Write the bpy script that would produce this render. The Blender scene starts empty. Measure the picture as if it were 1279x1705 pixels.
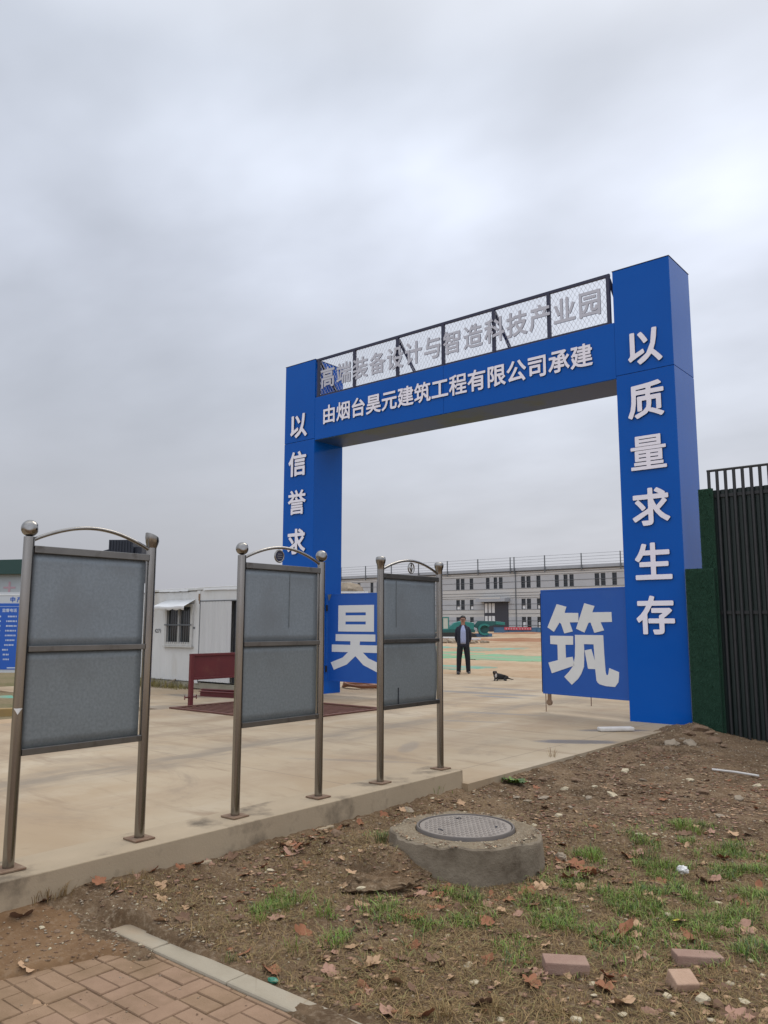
import bpy, bmesh, math, random
import numpy as np
from mathutils import Vector, Matrix, noise as mnoise

random.seed(7); rng = np.random.default_rng(7)
R = math.radians
SC = bpy.context.scene
COL = SC.collection

# ------------------------------------------------------------------ camera
F_PX, PITCH, ROLL, YAW, CAM_H = 1324.1, 0.140778, 0.0020706, 0.6941938, 1.53
W_PX, H_PX = 1279.0, 1705.0
FW = Vector((-math.sin(YAW)*math.cos(PITCH), math.cos(YAW)*math.cos(PITCH), math.sin(PITCH)))
_r0 = Vector((math.cos(YAW), math.sin(YAW), 0)); _u0 = _r0.cross(FW)
RT = _r0*math.cos(ROLL) + _u0*math.sin(ROLL)
UP = -_r0*math.sin(ROLL) + _u0*math.cos(ROLL)
CAM = Vector((0, 0, CAM_H))
cd = bpy.data.cameras.new('camera'); cam = bpy.data.objects.new('camera', cd); COL.objects.link(cam)
cam.matrix_world = Matrix(((RT.x, UP.x, -FW.x, CAM.x), (RT.y, UP.y, -FW.y, CAM.y), (RT.z, UP.z, -FW.z, CAM.z), (0, 0, 0, 1)))
cd.sensor_fit = 'VERTICAL'; cd.sensor_height = 36; cd.sensor_width = 27; cd.lens = 36*F_PX/H_PX
cd.clip_start = 0.05; cd.clip_end = 6000
SC.camera = cam

def ray(px, py): return FW + RT*((px-639.5)/F_PX) - UP*((py-852.5)/F_PX)
def at(px, py, z=0.0):
    d = ray(px, py); return CAM + d*((z-CAM_H)/d.z)
def at_y(px, py, Y):
    d = ray(px, py); return CAM + d*(Y/d.y)
def at_x(px, py, X):
    d = ray(px, py); return CAM + d*(X/d.x)

# ------------------------------------------------------------------ colour management, sun, sky
vs = SC.view_settings
vs.view_transform = 'Standard'; vs.look = 'None'; vs.exposure = 0.0; vs.gamma = 1.0; vs.use_curve_mapping = False
SUN_EL, SUN_DIR = R(54), Vector((-0.05, 0.99, 0)).normalized()
sl = bpy.data.lights.new('sun', 'SUN'); sl.energy = 1.1; sl.angle = R(32); sl.color = (1.0, 0.91, 0.78)
so = bpy.data.objects.new('sun', sl); COL.objects.link(so)
sv = Vector((SUN_DIR.x*math.cos(SUN_EL), SUN_DIR.y*math.cos(SUN_EL), math.sin(SUN_EL)))
so.rotation_euler = sv.to_track_quat('Z', 'Y').to_euler(); so.location = (0, 0, 30)

wd = bpy.data.worlds.new('World'); SC.world = wd; wd.use_nodes = True
def sky_world():
    nt = wd.node_tree; nt.nodes.clear(); N = nt.nodes.new; L = nt.links.new
    def math_(op, a, b=None, clamp=False):
        n = N('ShaderNodeMath'); n.operation = op; n.use_clamp = clamp
        for i, v in enumerate((a, b)):
            if v is None: continue
            if isinstance(v, (int, float)): n.inputs[i].default_value = v
            else: L(v, n.inputs[i])
        return n.outputs[0]
    tc = N('ShaderNodeTexCoord'); nm = N('ShaderNodeVectorMath'); nm.operation = 'NORMALIZE'; L(tc.outputs['Generated'], nm.inputs[0])
    D = nm.outputs[0]
    sp = N('ShaderNodeSeparateXYZ'); L(D, sp.inputs[0])
    zz = math_('ADD', math_('MAXIMUM', sp.outputs['Z'], 0.0), 0.22)
    cb = N('ShaderNodeCombineXYZ')
    L(math_('DIVIDE', sp.outputs['X'], zz), cb.inputs[0]); L(math_('DIVIDE', sp.outputs['Y'], zz), cb.inputs[1])
    mp = N('ShaderNodeMapping'); mp.inputs['Rotation'].default_value = (0, 0, -0.55); mp.inputs['Scale'].default_value = (1.0, 1.35, 1); mp.inputs['Location'].default_value = (3.1, 1.7, 0)
    L(cb.outputs[0], mp.inputs[0])
    n1 = N('ShaderNodeTexNoise'); n1.inputs['Scale'].default_value = 1.0; n1.inputs['Detail'].default_value = 6; n1.inputs['Roughness'].default_value = 0.52; n1.inputs['Distortion'].default_value = 0.15
    L(mp.outputs[0], n1.inputs['Vector'])
    n2 = N('ShaderNodeTexNoise'); n2.inputs['Scale'].default_value = 2.7; n2.inputs['Detail'].default_value = 3.0; n2.inputs['Roughness'].default_value = 0.5
    L(mp.outputs[0], n2.inputs['Vector'])
    # elevation gradient of the cloud deck
    er = N('ShaderNodeValToRGB'); L(sp.outputs['Z'], er.inputs[0])
    cr = er.color_ramp; cr.elements[0].position = 0.0; cr.elements[0].color = (0.425, 0.43, 0.475, 1)
    cr.elements[1].position = 1.0; cr.elements[1].color = (1.12, 1.15, 1.20, 1)
    for p, c in ((0.12, (0.485, 0.50, 0.55)), (0.28, (0.55, 0.583, 0.66)), (0.42, (0.60, 0.64, 0.735)), (0.60, (0.555, 0.595, 0.675)), (0.74, (0.78, 0.81, 0.87))):
        e = cr.elements.new(p); e.color = (*c, 1)
    # noise -> brightness
    k1 = math_('MULTIPLY', math_('SUBTRACT', n1.outputs['Fac'], 0.5), 0.9)
    k2 = math_('MULTIPLY', math_('SUBTRACT', n2.outputs['Fac'], 0.5), 0.34)
    amp = math_('MULTIPLY', math_('ADD', k1, k2), math_('MULTIPLY', sp.outputs['Z'], 2.2, True))
    val = math_('ADD', amp, 1.07)
    # thin bright places in the deck; broad lobe behind camera added as fill light
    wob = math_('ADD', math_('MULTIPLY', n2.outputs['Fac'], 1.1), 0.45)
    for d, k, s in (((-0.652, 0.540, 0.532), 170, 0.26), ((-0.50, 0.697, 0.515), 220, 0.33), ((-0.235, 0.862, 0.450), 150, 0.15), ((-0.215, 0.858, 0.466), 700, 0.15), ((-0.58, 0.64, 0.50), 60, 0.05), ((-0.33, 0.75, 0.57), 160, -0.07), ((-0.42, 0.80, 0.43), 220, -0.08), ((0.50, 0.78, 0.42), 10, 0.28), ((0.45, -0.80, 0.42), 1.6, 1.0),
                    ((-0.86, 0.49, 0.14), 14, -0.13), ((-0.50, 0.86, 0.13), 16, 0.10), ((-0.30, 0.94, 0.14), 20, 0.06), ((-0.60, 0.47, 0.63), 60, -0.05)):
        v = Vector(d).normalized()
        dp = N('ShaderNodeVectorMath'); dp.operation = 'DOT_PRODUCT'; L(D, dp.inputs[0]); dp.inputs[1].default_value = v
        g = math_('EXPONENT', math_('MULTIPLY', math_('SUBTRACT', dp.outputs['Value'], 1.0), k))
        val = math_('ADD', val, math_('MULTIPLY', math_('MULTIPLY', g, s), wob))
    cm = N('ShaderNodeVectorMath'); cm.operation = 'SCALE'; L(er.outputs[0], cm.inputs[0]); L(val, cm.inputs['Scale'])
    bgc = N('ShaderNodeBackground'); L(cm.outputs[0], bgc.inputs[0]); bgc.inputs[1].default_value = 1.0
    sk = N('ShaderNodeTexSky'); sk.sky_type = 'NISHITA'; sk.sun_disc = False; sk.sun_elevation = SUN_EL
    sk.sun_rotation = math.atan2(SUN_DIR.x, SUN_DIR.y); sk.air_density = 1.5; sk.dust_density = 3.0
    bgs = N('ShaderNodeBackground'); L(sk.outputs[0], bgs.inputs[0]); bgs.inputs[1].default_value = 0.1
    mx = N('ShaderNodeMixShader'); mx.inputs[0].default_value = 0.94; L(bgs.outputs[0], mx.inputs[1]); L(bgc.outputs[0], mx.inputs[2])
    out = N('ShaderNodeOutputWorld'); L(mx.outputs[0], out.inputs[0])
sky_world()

# ------------------------------------------------------------------ materials
def mat(name, c1, c2=None, scale=4.0, rough=0.6, metal=0.0, bump=0.0, bscale=40.0, rvar=0.0, stretch=(1, 1, 1), c3=None, s3=0.7, t3=(0.5, 0.68), detail=5.0, ior=1.5, dist=0.0, bdist=0.02):
    m = bpy.data.materials.new(name); m.use_nodes = True; nt = m.node_tree; P = nt.nodes['Principled BSDF']; N = nt.nodes.new; L = nt.links.new
    P.inputs['Roughness'].default_value = rough; P.inputs['Metallic'].default_value = metal; P.inputs['IOR'].default_value = ior
    P.inputs['Base Color'].default_value = (*c1, 1); m.diffuse_color = (*c1, 1)
    tc = N('ShaderNodeTexCoord'); mp = N('ShaderNodeMapping'); mp.inputs['Scale'].default_value = stretch; L(tc.outputs['Object'], mp.inputs[0])
    m['_'] = 0
    if c2:
        n = N('ShaderNodeTexNoise'); n.inputs['Scale'].default_value = scale; n.inputs['Detail'].default_value = detail; n.inputs['Roughness'].default_value = 0.62; n.inputs['Distortion'].default_value = dist
        L(mp.outputs[0], n.inputs['Vector'])
        r = N('ShaderNodeMapRange'); r.inputs[1].default_value = 0.3; r.inputs[2].default_value = 0.7; L(n.outputs['Fac'], r.inputs[0])
        mx = N('ShaderNodeMix'); mx.data_type = 'RGBA'; mx.inputs[6].default_value = (*c1, 1); mx.inputs[7].default_value = (*c2, 1); L(r.outputs[0], mx.inputs[0])
        col = mx.outputs[2]
        if c3:
            n3 = N('ShaderNodeTexNoise'); n3.inputs['Scale'].default_value = s3; n3.inputs['Detail'].default_value = 7; n3.inputs['Roughness'].default_value = 0.6; L(mp.outputs[0], n3.inputs['Vector'])
            r3 = N('ShaderNodeMapRange'); r3.inputs[1].default_value = t3[0]; r3.inputs[2].default_value = t3[1]; L(n3.outputs['Fac'], r3.inputs[0])
            m3 = N('ShaderNodeMix'); m3.data_type = 'RGBA'; m3.inputs[7].default_value = (*c3, 1); L(r3.outputs[0], m3.inputs[0]); L(col, m3.inputs[6]); col = m3.outputs[2]
        L(col, P.inputs['Base Color'])
        if rvar:
            rr = N('ShaderNodeMapRange'); rr.inputs[3].default_value = rough-rvar; rr.inputs[4].default_value = rough+rvar; L(n.outputs['Fac'], rr.inputs[0]); L(rr.outputs[0], P.inputs['Roughness'])
    if bump:
        nb = N('ShaderNodeTexNoise'); nb.inputs['Scale'].default_value = bscale; nb.inputs['Detail'].default_value = 6; nb.inputs['Roughness'].default_value = 0.65; L(mp.outputs[0], nb.inputs['Vector'])
        b = N('ShaderNodeBump'); b.inputs['Strength'].default_value = bump; b.inputs['Distance'].default_value = bdist; L(nb.outputs['Fac'], b.inputs['Height']); L(b.outputs[0], P.inputs['Normal'])
    return m

M = {}
M['blue'] = mat('blue_panel', (0.0015, 0.078, 0.37), (0.0025, 0.088, 0.40), 0.8, rough=0.12, ior=1.24, bump=0.02, bscale=1.2, rvar=0.08, bdist=0.2)
M['leafblue'] = mat('blue_gate_paint', (0.004, 0.072, 0.34), (0.008, 0.086, 0.37), 1.5, rough=0.45, c3=(0.03, 0.105, 0.34), s3=1.2, t3=(0.58, 0.9))
M['soffit'] = mat('shaded_soffit_blue', (0.012, 0.055, 0.17), (0.02, 0.06, 0.15), 1.2, rough=0.5, c3=(0.03, 0.06, 0.06), s3=0.6, t3=(0.5, 0.62))  # beam underside: shade and mottled reflections put into this colour
M['gapdark'] = mat('dark_gap', (0.01, 0.012, 0.02), rough=0.8)
M['letter'] = mat('pale_lettering', (0.80, 0.77, 0.84), (0.76, 0.735, 0.80), 3.0, rough=0.45)
M['toplet'] = mat('grey_lettering', (0.49, 0.495, 0.55), (0.45, 0.455, 0.51), 3.0, rough=0.5)
M['leaflet'] = mat('grey_white_lettering', (0.68, 0.68, 0.65), (0.63, 0.63, 0.61), 2.0, rough=0.55)
M['letside'] = mat('letter_side', (0.05, 0.05, 0.09), rough=0.6)
M['navysteel'] = mat('navy_steel', (0.012, 0.014, 0.045), (0.02, 0.02, 0.05), 8, rough=0.5)
M['wire'] = mat('galvanised_wire', (0.55, 0.56, 0.58), rough=0.4, metal=0.5)
M['stain'] = mat('stainless_steel', (0.32, 0.308, 0.292), (0.23, 0.22, 0.207), 2.0, rough=0.2, metal=1.0, stretch=(6, 6, 0.6), rvar=0.08, c3=(0.11, 0.10, 0.09), s3=1.6, t3=(0.55, 0.85))
M['railst'] = mat('dull_stainless_rail', (0.21, 0.205, 0.195), (0.16, 0.155, 0.148), 6.0, rough=0.32, metal=0.9, c3=(0.07, 0.06, 0.05), s3=9, t3=(0.55, 0.8))
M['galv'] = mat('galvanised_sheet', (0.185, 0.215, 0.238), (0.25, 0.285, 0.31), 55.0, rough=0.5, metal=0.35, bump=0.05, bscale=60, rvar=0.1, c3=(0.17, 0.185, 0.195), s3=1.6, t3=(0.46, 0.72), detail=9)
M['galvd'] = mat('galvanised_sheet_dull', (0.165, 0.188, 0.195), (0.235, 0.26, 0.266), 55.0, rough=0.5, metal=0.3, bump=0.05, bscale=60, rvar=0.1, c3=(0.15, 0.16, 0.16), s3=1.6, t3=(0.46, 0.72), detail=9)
M['rust'] = mat('rusty_steel', (0.16, 0.085, 0.05), (0.24, 0.17, 0.11), 20, rough=0.85, bump=0.3, bscale=90)
M['redox'] = mat('red_oxide_paint', (0.14, 0.018, 0.020), (0.105, 0.014, 0.016), 3, rough=0.55, c3=(0.17, 0.05, 0.035), s3=2.5, t3=(0.56, 0.8))
M['grate'] = mat('rusty_grate', (0.10, 0.035, 0.028), (0.15, 0.07, 0.045), 6, rough=0.8)
M['pit'] = mat('pit_dirt', (0.26, 0.195, 0.13), (0.34, 0.265, 0.185), 4, rough=0.7)
M['white'] = mat('weathered_white_steel', (0.60, 0.60, 0.585), (0.53, 0.53, 0.515), 2.0, rough=0.5, c3=(0.40, 0.36, 0.29), s3=1.4, t3=(0.56, 0.85), stretch=(1, 1, 0.35))
M['whited'] = mat('white_door_sheet', (0.54, 0.54, 0.53), (0.48, 0.48, 0.475), 2.0, rough=0.5, stretch=(4, 4, 0.4))
M['awning'] = mat('white_awning', (0.72, 0.73, 0.73), (0.64, 0.65, 0.66), 3, rough=0.45)
M['glass'] = mat('dark_glass', (0.018, 0.022, 0.027), rough=0.08, ior=1.5)
M['dark'] = mat('dark_interior', (0.014, 0.015, 0.018), rough=0.7)
M['wframe'] = mat('white_window_frame', (0.52, 0.52, 0.50), (0.42, 0.41, 0.38), 8, rough=0.5)
M['found'] = mat('pale_footing', (0.30, 0.28, 0.22), (0.22, 0.20, 0.15), 3, rough=0.9, bump=0.3)
M['fence'] = mat('dark_steel_fence', (0.012, 0.014, 0.015), (0.02, 0.021, 0.022), 5, rough=0.5)
M['fencesheet'] = mat('dark_green_sheet', (0.010, 0.020, 0.018), (0.014, 0.028, 0.024), 3, rough=0.55)
M['turf'] = mat('artificial_turf_backing', (0.007, 0.036, 0.020), (0.012, 0.055, 0.029), 60, rough=0.9, bump=0.6, bscale=150)
M['turfb'] = mat('artificial_turf_blade', (0.014, 0.07, 0.036), (0.008, 0.044, 0.022), 30, rough=0.7)
M['conc'] = mat('pale_concrete', (0.41, 0.325, 0.22), (0.34, 0.265, 0.175), 1.2, rough=0.85, bump=0.15, bscale=60, c3=(0.13, 0.10, 0.065), s3=2.6, t3=(0.53, 0.70))
M['ringc'] = mat('grey_old_concrete', (0.165, 0.13, 0.09), (0.31, 0.26, 0.19), 2.2, rough=0.95, bump=0.6, bscale=35, c3=(0.095, 0.07, 0.045), s3=2.2, t3=(0.46, 0.66))
M['iron'] = mat('manhole_iron', (0.30, 0.265, 0.235), (0.22, 0.19, 0.165), 6, rough=0.65, metal=0.2, bump=0.2, bscale=80)
M['irond'] = mat('manhole_rim', (0.12, 0.108, 0.10), (0.17, 0.145, 0.125), 6, rough=0.7, metal=0.2)
M['kerb'] = mat('grey_kerbstone', (0.36, 0.315, 0.24), (0.30, 0.258, 0.19), 4, rough=0.9, bump=0.25, bscale=90, c3=(0.34, 0.24, 0.15), s3=1.6, t3=(0.52, 0.8))
M['brick1'] = mat('paver_red', (0.30, 0.192, 0.122), (0.25, 0.157, 0.098), 9, rough=0.9, bump=0.3, bscale=120, c3=(0.19, 0.12, 0.065), s3=3.4, t3=(0.48, 0.72))
M['brick2'] = mat('paver_tan', (0.29, 0.188, 0.115), (0.245, 0.155, 0.09), 9, rough=0.9, bump=0.3, bscale=120, c3=(0.18, 0.113, 0.058), s3=3.4, t3=(0.42, 0.7))
M['looseb'] = mat('loose_brick', (0.27, 0.165, 0.125), (0.34, 0.225, 0.17), 12, rough=0.95, bump=0.4, bscale=90)
M['looset'] = mat('loose_brick_pale', (0.46, 0.31, 0.22), (0.38, 0.245, 0.165), 12, rough=0.95, bump=0.4, bscale=90)
M['sand'] = mat('joint_sand', (0.20, 0.13, 0.075), (0.15, 0.095, 0.055), 14, rough=1.0)
M['net'] = mat('green_dust_net', (0.10, 0.28, 0.20), (0.16, 0.33, 0.255), 1.2, rough=0.8, c3=(0.27, 0.24, 0.16), s3=0.6, t3=(0.44, 0.60), stretch=(.5, 1.6, 1))
M['netb'] = mat('pale_green_dust_net', (0.12, 0.30, 0.15), (0.18, 0.35, 0.20), 1.2, rough=0.8, c3=(0.28, 0.24, 0.16), s3=0.6, t3=(0.46, 0.62), stretch=(.5, 1.6, 1))
M['bwall'] = mat('grey_wall_panel', (0.42, 0.43, 0.445), (0.37, 0.38, 0.395), 0.5, rough=0.6)
M['bband'] = mat('pale_wall_band', (0.52, 0.51, 0.485), (0.46, 0.45, 0.43), 0.4, rough=0.6)
M['bseam'] = mat('wall_seam', (0.12, 0.125, 0.135), rough=0.7)
M['broof'] = mat('grey_roof_sheet', (0.34, 0.36, 0.39), (0.30, 0.32, 0.345), 0.5, rough=0.5)
M['bdark'] = mat('dark_door_leaf', (0.035, 0.037, 0.05), rough=0.4)
M['rail'] = mat('grey_rail_steel', (0.10, 0.11, 0.12), rough=0.5)
M['teal'] = mat('teal_machine_paint', (0.012, 0.19, 0.165), (0.02, 0.15, 0.135), 1.5, rough=0.4)
M['teald'] = mat('dark_teal_paint', (0.010, 0.085, 0.08), rough=0.5)
M['track'] = mat('track_steel', (0.03, 0.028, 0.026), rough=0.8)
M['cream'] = mat('cream_glazing', (0.45, 0.48, 0.40), rough=0.3)
M['hoard'] = mat('blue_hoarding', (0.05, 0.12, 0.22), (0.06, 0.15, 0.25), 0.5, rough=0.5)
M['banner'] = mat('red_banner', (0.48, 0.05, 0.075), rough=0.7)
M['bmark'] = mat('pale_banner_marks', (0.65, 0.50, 0.50), rough=0.7)
M['boardblue'] = mat('notice_blue', (0.008, 0.085, 0.42), (0.01, 0.10, 0.46), 1, rough=0.45)
M['boardtxt'] = mat('notice_white', (0.52, 0.58, 0.68), rough=0.6)
M['boardbk'] = mat('notice_grey', (0.52, 0.54, 0.56), rough=0.6)
M['hutg'] = mat('dark_green_roof', (0.012, 0.05, 0.042), rough=0.5)
M['hutw'] = mat('pale_hut_wall', (0.40, 0.43, 0.45), (0.36, 0.39, 0.41), 0.7, rough=0.6)
M['pink'] = mat('faded_pink_mark', (0.44, 0.29, 0.33), rough=0.6)
M['yellow'] = mat('faded_yellow_paint', (0.36, 0.24, 0.07), (0.26, 0.17, 0.07), 3, rough=0.7)
M['bin'] = mat('dark_navy_bin', (0.012, 0.016, 0.028), rough=0.5)
M['tarp'] = mat('brown_tarp', (0.20, 0.15, 0.10), (0.30, 0.25, 0.19), 3, rough=0.9)
M['hose'] = mat('orange_hose', (0.42, 0.20, 0.11), (0.34, 0.16, 0.09), 5, rough=0.6)
M['plastic'] = mat('white_plastic', (0.62, 0.60, 0.57), (0.52, 0.49, 0.45), 8, rough=0.6)
M['skin'] = mat('skin', (0.36, 0.19, 0.13), (0.33, 0.17, 0.115), 20, rough=0.55)
M['hair'] = mat('black_hair', (0.012, 0.011, 0.011), rough=0.6)
M['navy'] = mat('navy_jacket_cloth', (0.012, 0.014, 0.026), (0.016, 0.018, 0.032), 30, rough=0.85)
M['black'] = mat('black_cloth', (0.008, 0.009, 0.012), rough=0.85)
M['shirt'] = mat('pale_blue_shirt', (0.34, 0.38, 0.56), (0.30, 0.34, 0.50), 10, rough=0.8)
M['shoe'] = mat('black_shoe', (0.01, 0.01, 0.011), rough=0.4)
M['furb'] = mat('black_fur', (0.012, 0.010, 0.010), (0.02, 0.017, 0.015), 60, rough=0.8)
M['furw'] = mat('white_fur', (0.50, 0.46, 0.42), rough=0.9)
M['furt'] = mat('tan_fur', (0.16, 0.085, 0.045), rough=0.9)
M['leaf_o'] = mat('leaf_orange_brown', (0.30, 0.125, 0.058), (0.22, 0.085, 0.04), 30, rough=0.8)
M['leaf_t'] = mat('leaf_tan', (0.48, 0.31, 0.185), (0.38, 0.235, 0.13), 30, rough=0.8)
M['leaf_d'] = mat('leaf_dark_brown', (0.13, 0.07, 0.042), (0.19, 0.11, 0.065), 30, rough=0.85)
M['leaf_p'] = mat('leaf_pinkish', (0.38, 0.22, 0.155), (0.30, 0.165, 0.115), 30, rough=0.8)
M['leaf_y'] = mat('leaf_yellow', (0.50, 0.42, 0.04), rough=0.7)
M['stone1'] = mat('stone_grey', (0.26, 0.205, 0.145), (0.36, 0.295, 0.22), 25, rough=0.95, bump=0.4, bscale=120)
M['stone2'] = mat('stone_pale', (0.58, 0.50, 0.35), (0.48, 0.40, 0.27), 30, rough=0.95, bump=0.4, bscale=120)
M['stone3'] = mat('stone_brown', (0.17, 0.11, 0.068), (0.25, 0.165, 0.105), 30, rough=0.95, bump=0.4, bscale=120)
M['gr1'] = mat('grass_green', (0.14, 0.235, 0.026), (0.18, 0.26, 0.038), 8, rough=0.6)
M['gr2'] = mat('grass_deep_green', (0.050, 0.10, 0.026), (0.07, 0.12, 0.032), 8, rough=0.6)
M['gr3'] = mat('grass_olive', (0.20, 0.18, 0.055), (0.25, 0.205, 0.08), 8, rough=0.7)
M['st1'] = mat('straw_tan', (0.31, 0.21, 0.09), (0.25, 0.165, 0.068), 8, rough=0.85)
M['st2'] = mat('straw_brown', (0.19, 0.125, 0.05), (0.15, 0.09, 0.038), 8, rough=0.9)
M['tissue'] = mat('white_tissue', (0.70, 0.69, 0.66), rough=0.9)
M['greenpl'] = mat('green_plastic', (0.04, 0.20, 0.13), rough=0.35)
M['timber'] = mat('grey_timber', (0.30, 0.25, 0.19), (0.22, 0.18, 0.13), 6, rough=0.9)

# ------------------------------------------------------------------ mesh helpers
ORG = {}
class MB:
    def __init__(s): s.v = []; s.f = []; s.m = []
    def add(s, vs, fs, mi=0):
        b = len(s.v); s.v += [tuple(v) for v in vs]; s.f += [tuple(b+i for i in f) for f in fs]; s.m += [mi]*len(fs); return s
    def box(s, a, b, mi=0, mx=None):
        x0, y0, z0 = a; x1, y1, z1 = b
        vs = [Vector(p) for p in ((x0, y0, z0), (x1, y0, z0), (x1, y1, z0), (x0, y1, z0), (x0, y0, z1), (x1, y0, z1), (x1, y1, z1), (x0, y1, z1))]
        if mx is not None: vs = [mx @ v for v in vs]
        return s.add(vs, ((0, 3, 2, 1), (4, 5, 6, 7), (0, 1, 5, 4), (1, 2, 6, 5), (2, 3, 7, 6), (3, 0, 4, 7)), mi)
    def beam(s, p, q, w, h, mi=0, up=Vector((0, 0, 1))):
        p = Vector(p); q = Vector(q); d = (q-p); l = d.length; d.normalize()
        if abs(d.dot(up)) > 0.98: up = Vector((0, 1, 0))
        sd = d.cross(up).normalized(); u2 = sd.cross(d)
        mx = Matrix((( *[d[0], sd[0], u2[0]], p[0]), (d[1], sd[1], u2[1], p[1]), (d[2], sd[2], u2[2], p[2]), (0, 0, 0, 1)))
        return s.box((0, -w/2, -h/2), (l, w/2, h/2), mi, mx)
    def tube(s, pts, r, n=10, mi=0, closed=False, cap=True):
        pts = [Vector(p) for p in pts]; k = len(pts); rr = r if isinstance(r, (list, tuple)) else [r]*k
        b = len(s.v); ref = None
        for i, p in enumerate(pts):
            if closed: d = pts[(i+1) % k]-pts[i-1]
            else: d = pts[min(i+1, k-1)]-pts[max(i-1, 0)]
            d.normalize()
            if ref is None: ref = Vector((0, 0, 1)) if abs(d.z) < 0.9 else Vector((1, 0, 0))
            sd = d.cross(ref).normalized(); u2 = sd.cross(d).normalized(); ref = u2
            for j in range(n):
                a = 2*math.pi*j/n; s.v.append(tuple(p+sd*(math.cos(a)*rr[i])+u2*(math.sin(a)*rr[i])))
        for i in range(k if closed else k-1):
            i2 = (i+1) % k
            for j in range(n):
                j2 = (j+1) % n; s.f.append((b+i*n+j, b+i*n+j2, b+i2*n+j2, b+i2*n+j)); s.m.append(mi)
        if cap and not closed:
            s.f.append(tuple(b+j for j in range(n))[::-1]); s.m.append(mi)
            s.f.append(tuple(b+(k-1)*n+j for j in range(n))); s.m.append(mi)
        return s
    def loft(s, rings, n=16, mi=0):   # rings: (cx, cy, z, rx, ry)
        b = len(s.v); k = len(rings)
        for cx, cy, z, rx, ry in rings:
            for j in range(n):
                a = 2*math.pi*j/n; s.v.append((cx+math.cos(a)*rx, cy+math.sin(a)*ry, z))
        for i in range(k-1):
            for j in range(n):
                j2 = (j+1) % n; s.f.append((b+i*n+j, b+i*n+j2, b+(i+1)*n+j2, b+(i+1)*n+j)); s.m.append(mi)
        s.f.append(tuple(b+j for j in range(n))[::-1]); s.m.append(mi)
        s.f.append(tuple(b+(k-1)*n+j for j in range(n))); s.m.append(mi)
        return s
    def ball(s, c, r, n=14, k=9, sc=(1, 1, 1), mi=0, fn=None):
        b = len(s.v); c = Vector(c)
        for i in range(k+1):
            t = math.pi*i/k
            for j in range(n):
                a = 2*math.pi*j/n; d = Vector((math.sin(t)*math.cos(a), math.sin(t)*math.sin(a), math.cos(t)))
                q = r*(fn(d) if fn else 1.0); s.v.append((c.x+d.x*q*sc[0], c.y+d.y*q*sc[1], c.z+d.z*q*sc[2]))
        for i in range(k):
            for j in range(n):
                j2 = (j+1) % n; s.f.append((b+i*n+j, b+(i+1)*n+j, b+(i+1)*n+j2, b+i*n+j2)); s.m.append(mi)
        return s
    def prism(s, poly, d, mi=0):  # poly: list of 3-D points (planar), extruded by vector d
        n = len(poly); d = Vector(d); vs = [Vector(p) for p in poly]+[Vector(p)+d for p in poly]
        fs = [tuple(range(n))[::-1], tuple(range(n, 2*n))]+[(i, (i+1) % n, n+(i+1) % n, n+i) for i in range(n)]
        return s.add(vs, fs, mi)
    def rot(s, rz, c=(0, 0, 0)):
        m = Matrix.Translation(c) @ Matrix.Rotation(rz, 4, 'Z') @ Matrix.Translation(-Vector(c)); s.v = [tuple(m @ Vector(v)) for v in s.v]; return s
    def build(s, name, mats, parent=None, smooth=None, bevel=0.0, loc=None, weld=False):
        o0 = ORG.get(parent.name, Vector((0, 0, 0))) if parent else (Vector(loc) if loc is not None else Vector((0, 0, 0)))
        me = bpy.data.meshes.new(name); me.from_pydata([tuple(Vector(v)-o0) for v in s.v], [], s.f)
        for m_ in (mats if isinstance(mats, (list, tuple)) else [mats]): me.materials.append(m_)
        me.polygons.foreach_set('material_index', s.m)
        bm = bmesh.new(); bm.from_mesh(me)
        if weld: bmesh.ops.remove_doubles(bm, verts=bm.verts, dist=1e-5)
        bmesh.ops.recalc_face_normals(bm, faces=bm.faces); bm.to_mesh(me); bm.free()
        o = bpy.data.objects.new(name, me); COL.objects.link(o)
        if smooth is not None:
            me.polygons.foreach_set('use_smooth', [True]*len(me.polygons)); me.set_sharp_from_angle(angle=R(smooth))
        if bevel:
            b = o.modifiers.new('bevel', 'BEVEL'); b.width = bevel; b.segments = 2; b.limit_method = 'ANGLE'
        if parent: o.parent = parent; ORG[o.name] = o0
        else:
            o.location = o0; ORG[o.name] = o0
        return o

def tag(o, label, cat, group=None, kind=None):
    if kind: o['kind'] = kind
    if label: o['label'] = label
    if cat: o['category'] = cat
    if group: o['group'] = group
    return o
def thing(name, label, cat, loc, group=None, rz=0.0):
    o = bpy.data.objects.new(name, None); COL.objects.link(o); o.location = loc; o.empty_display_size = 0.2; o.rotation_euler = (0, 0, rz)
    ORG[o.name] = Vector(loc); return tag(o, label, cat, group)
def copy_tree(o, parent=None):
    c = o.copy(); COL.objects.link(c)
    if parent: c.parent = parent
    for ch in list(o.children): copy_tree(ch, c)
    return c
def structure(o): o['kind'] = 'structure'; return o
def stuff(o, label, cat): return tag(o, label, cat, kind='stuff')

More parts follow.
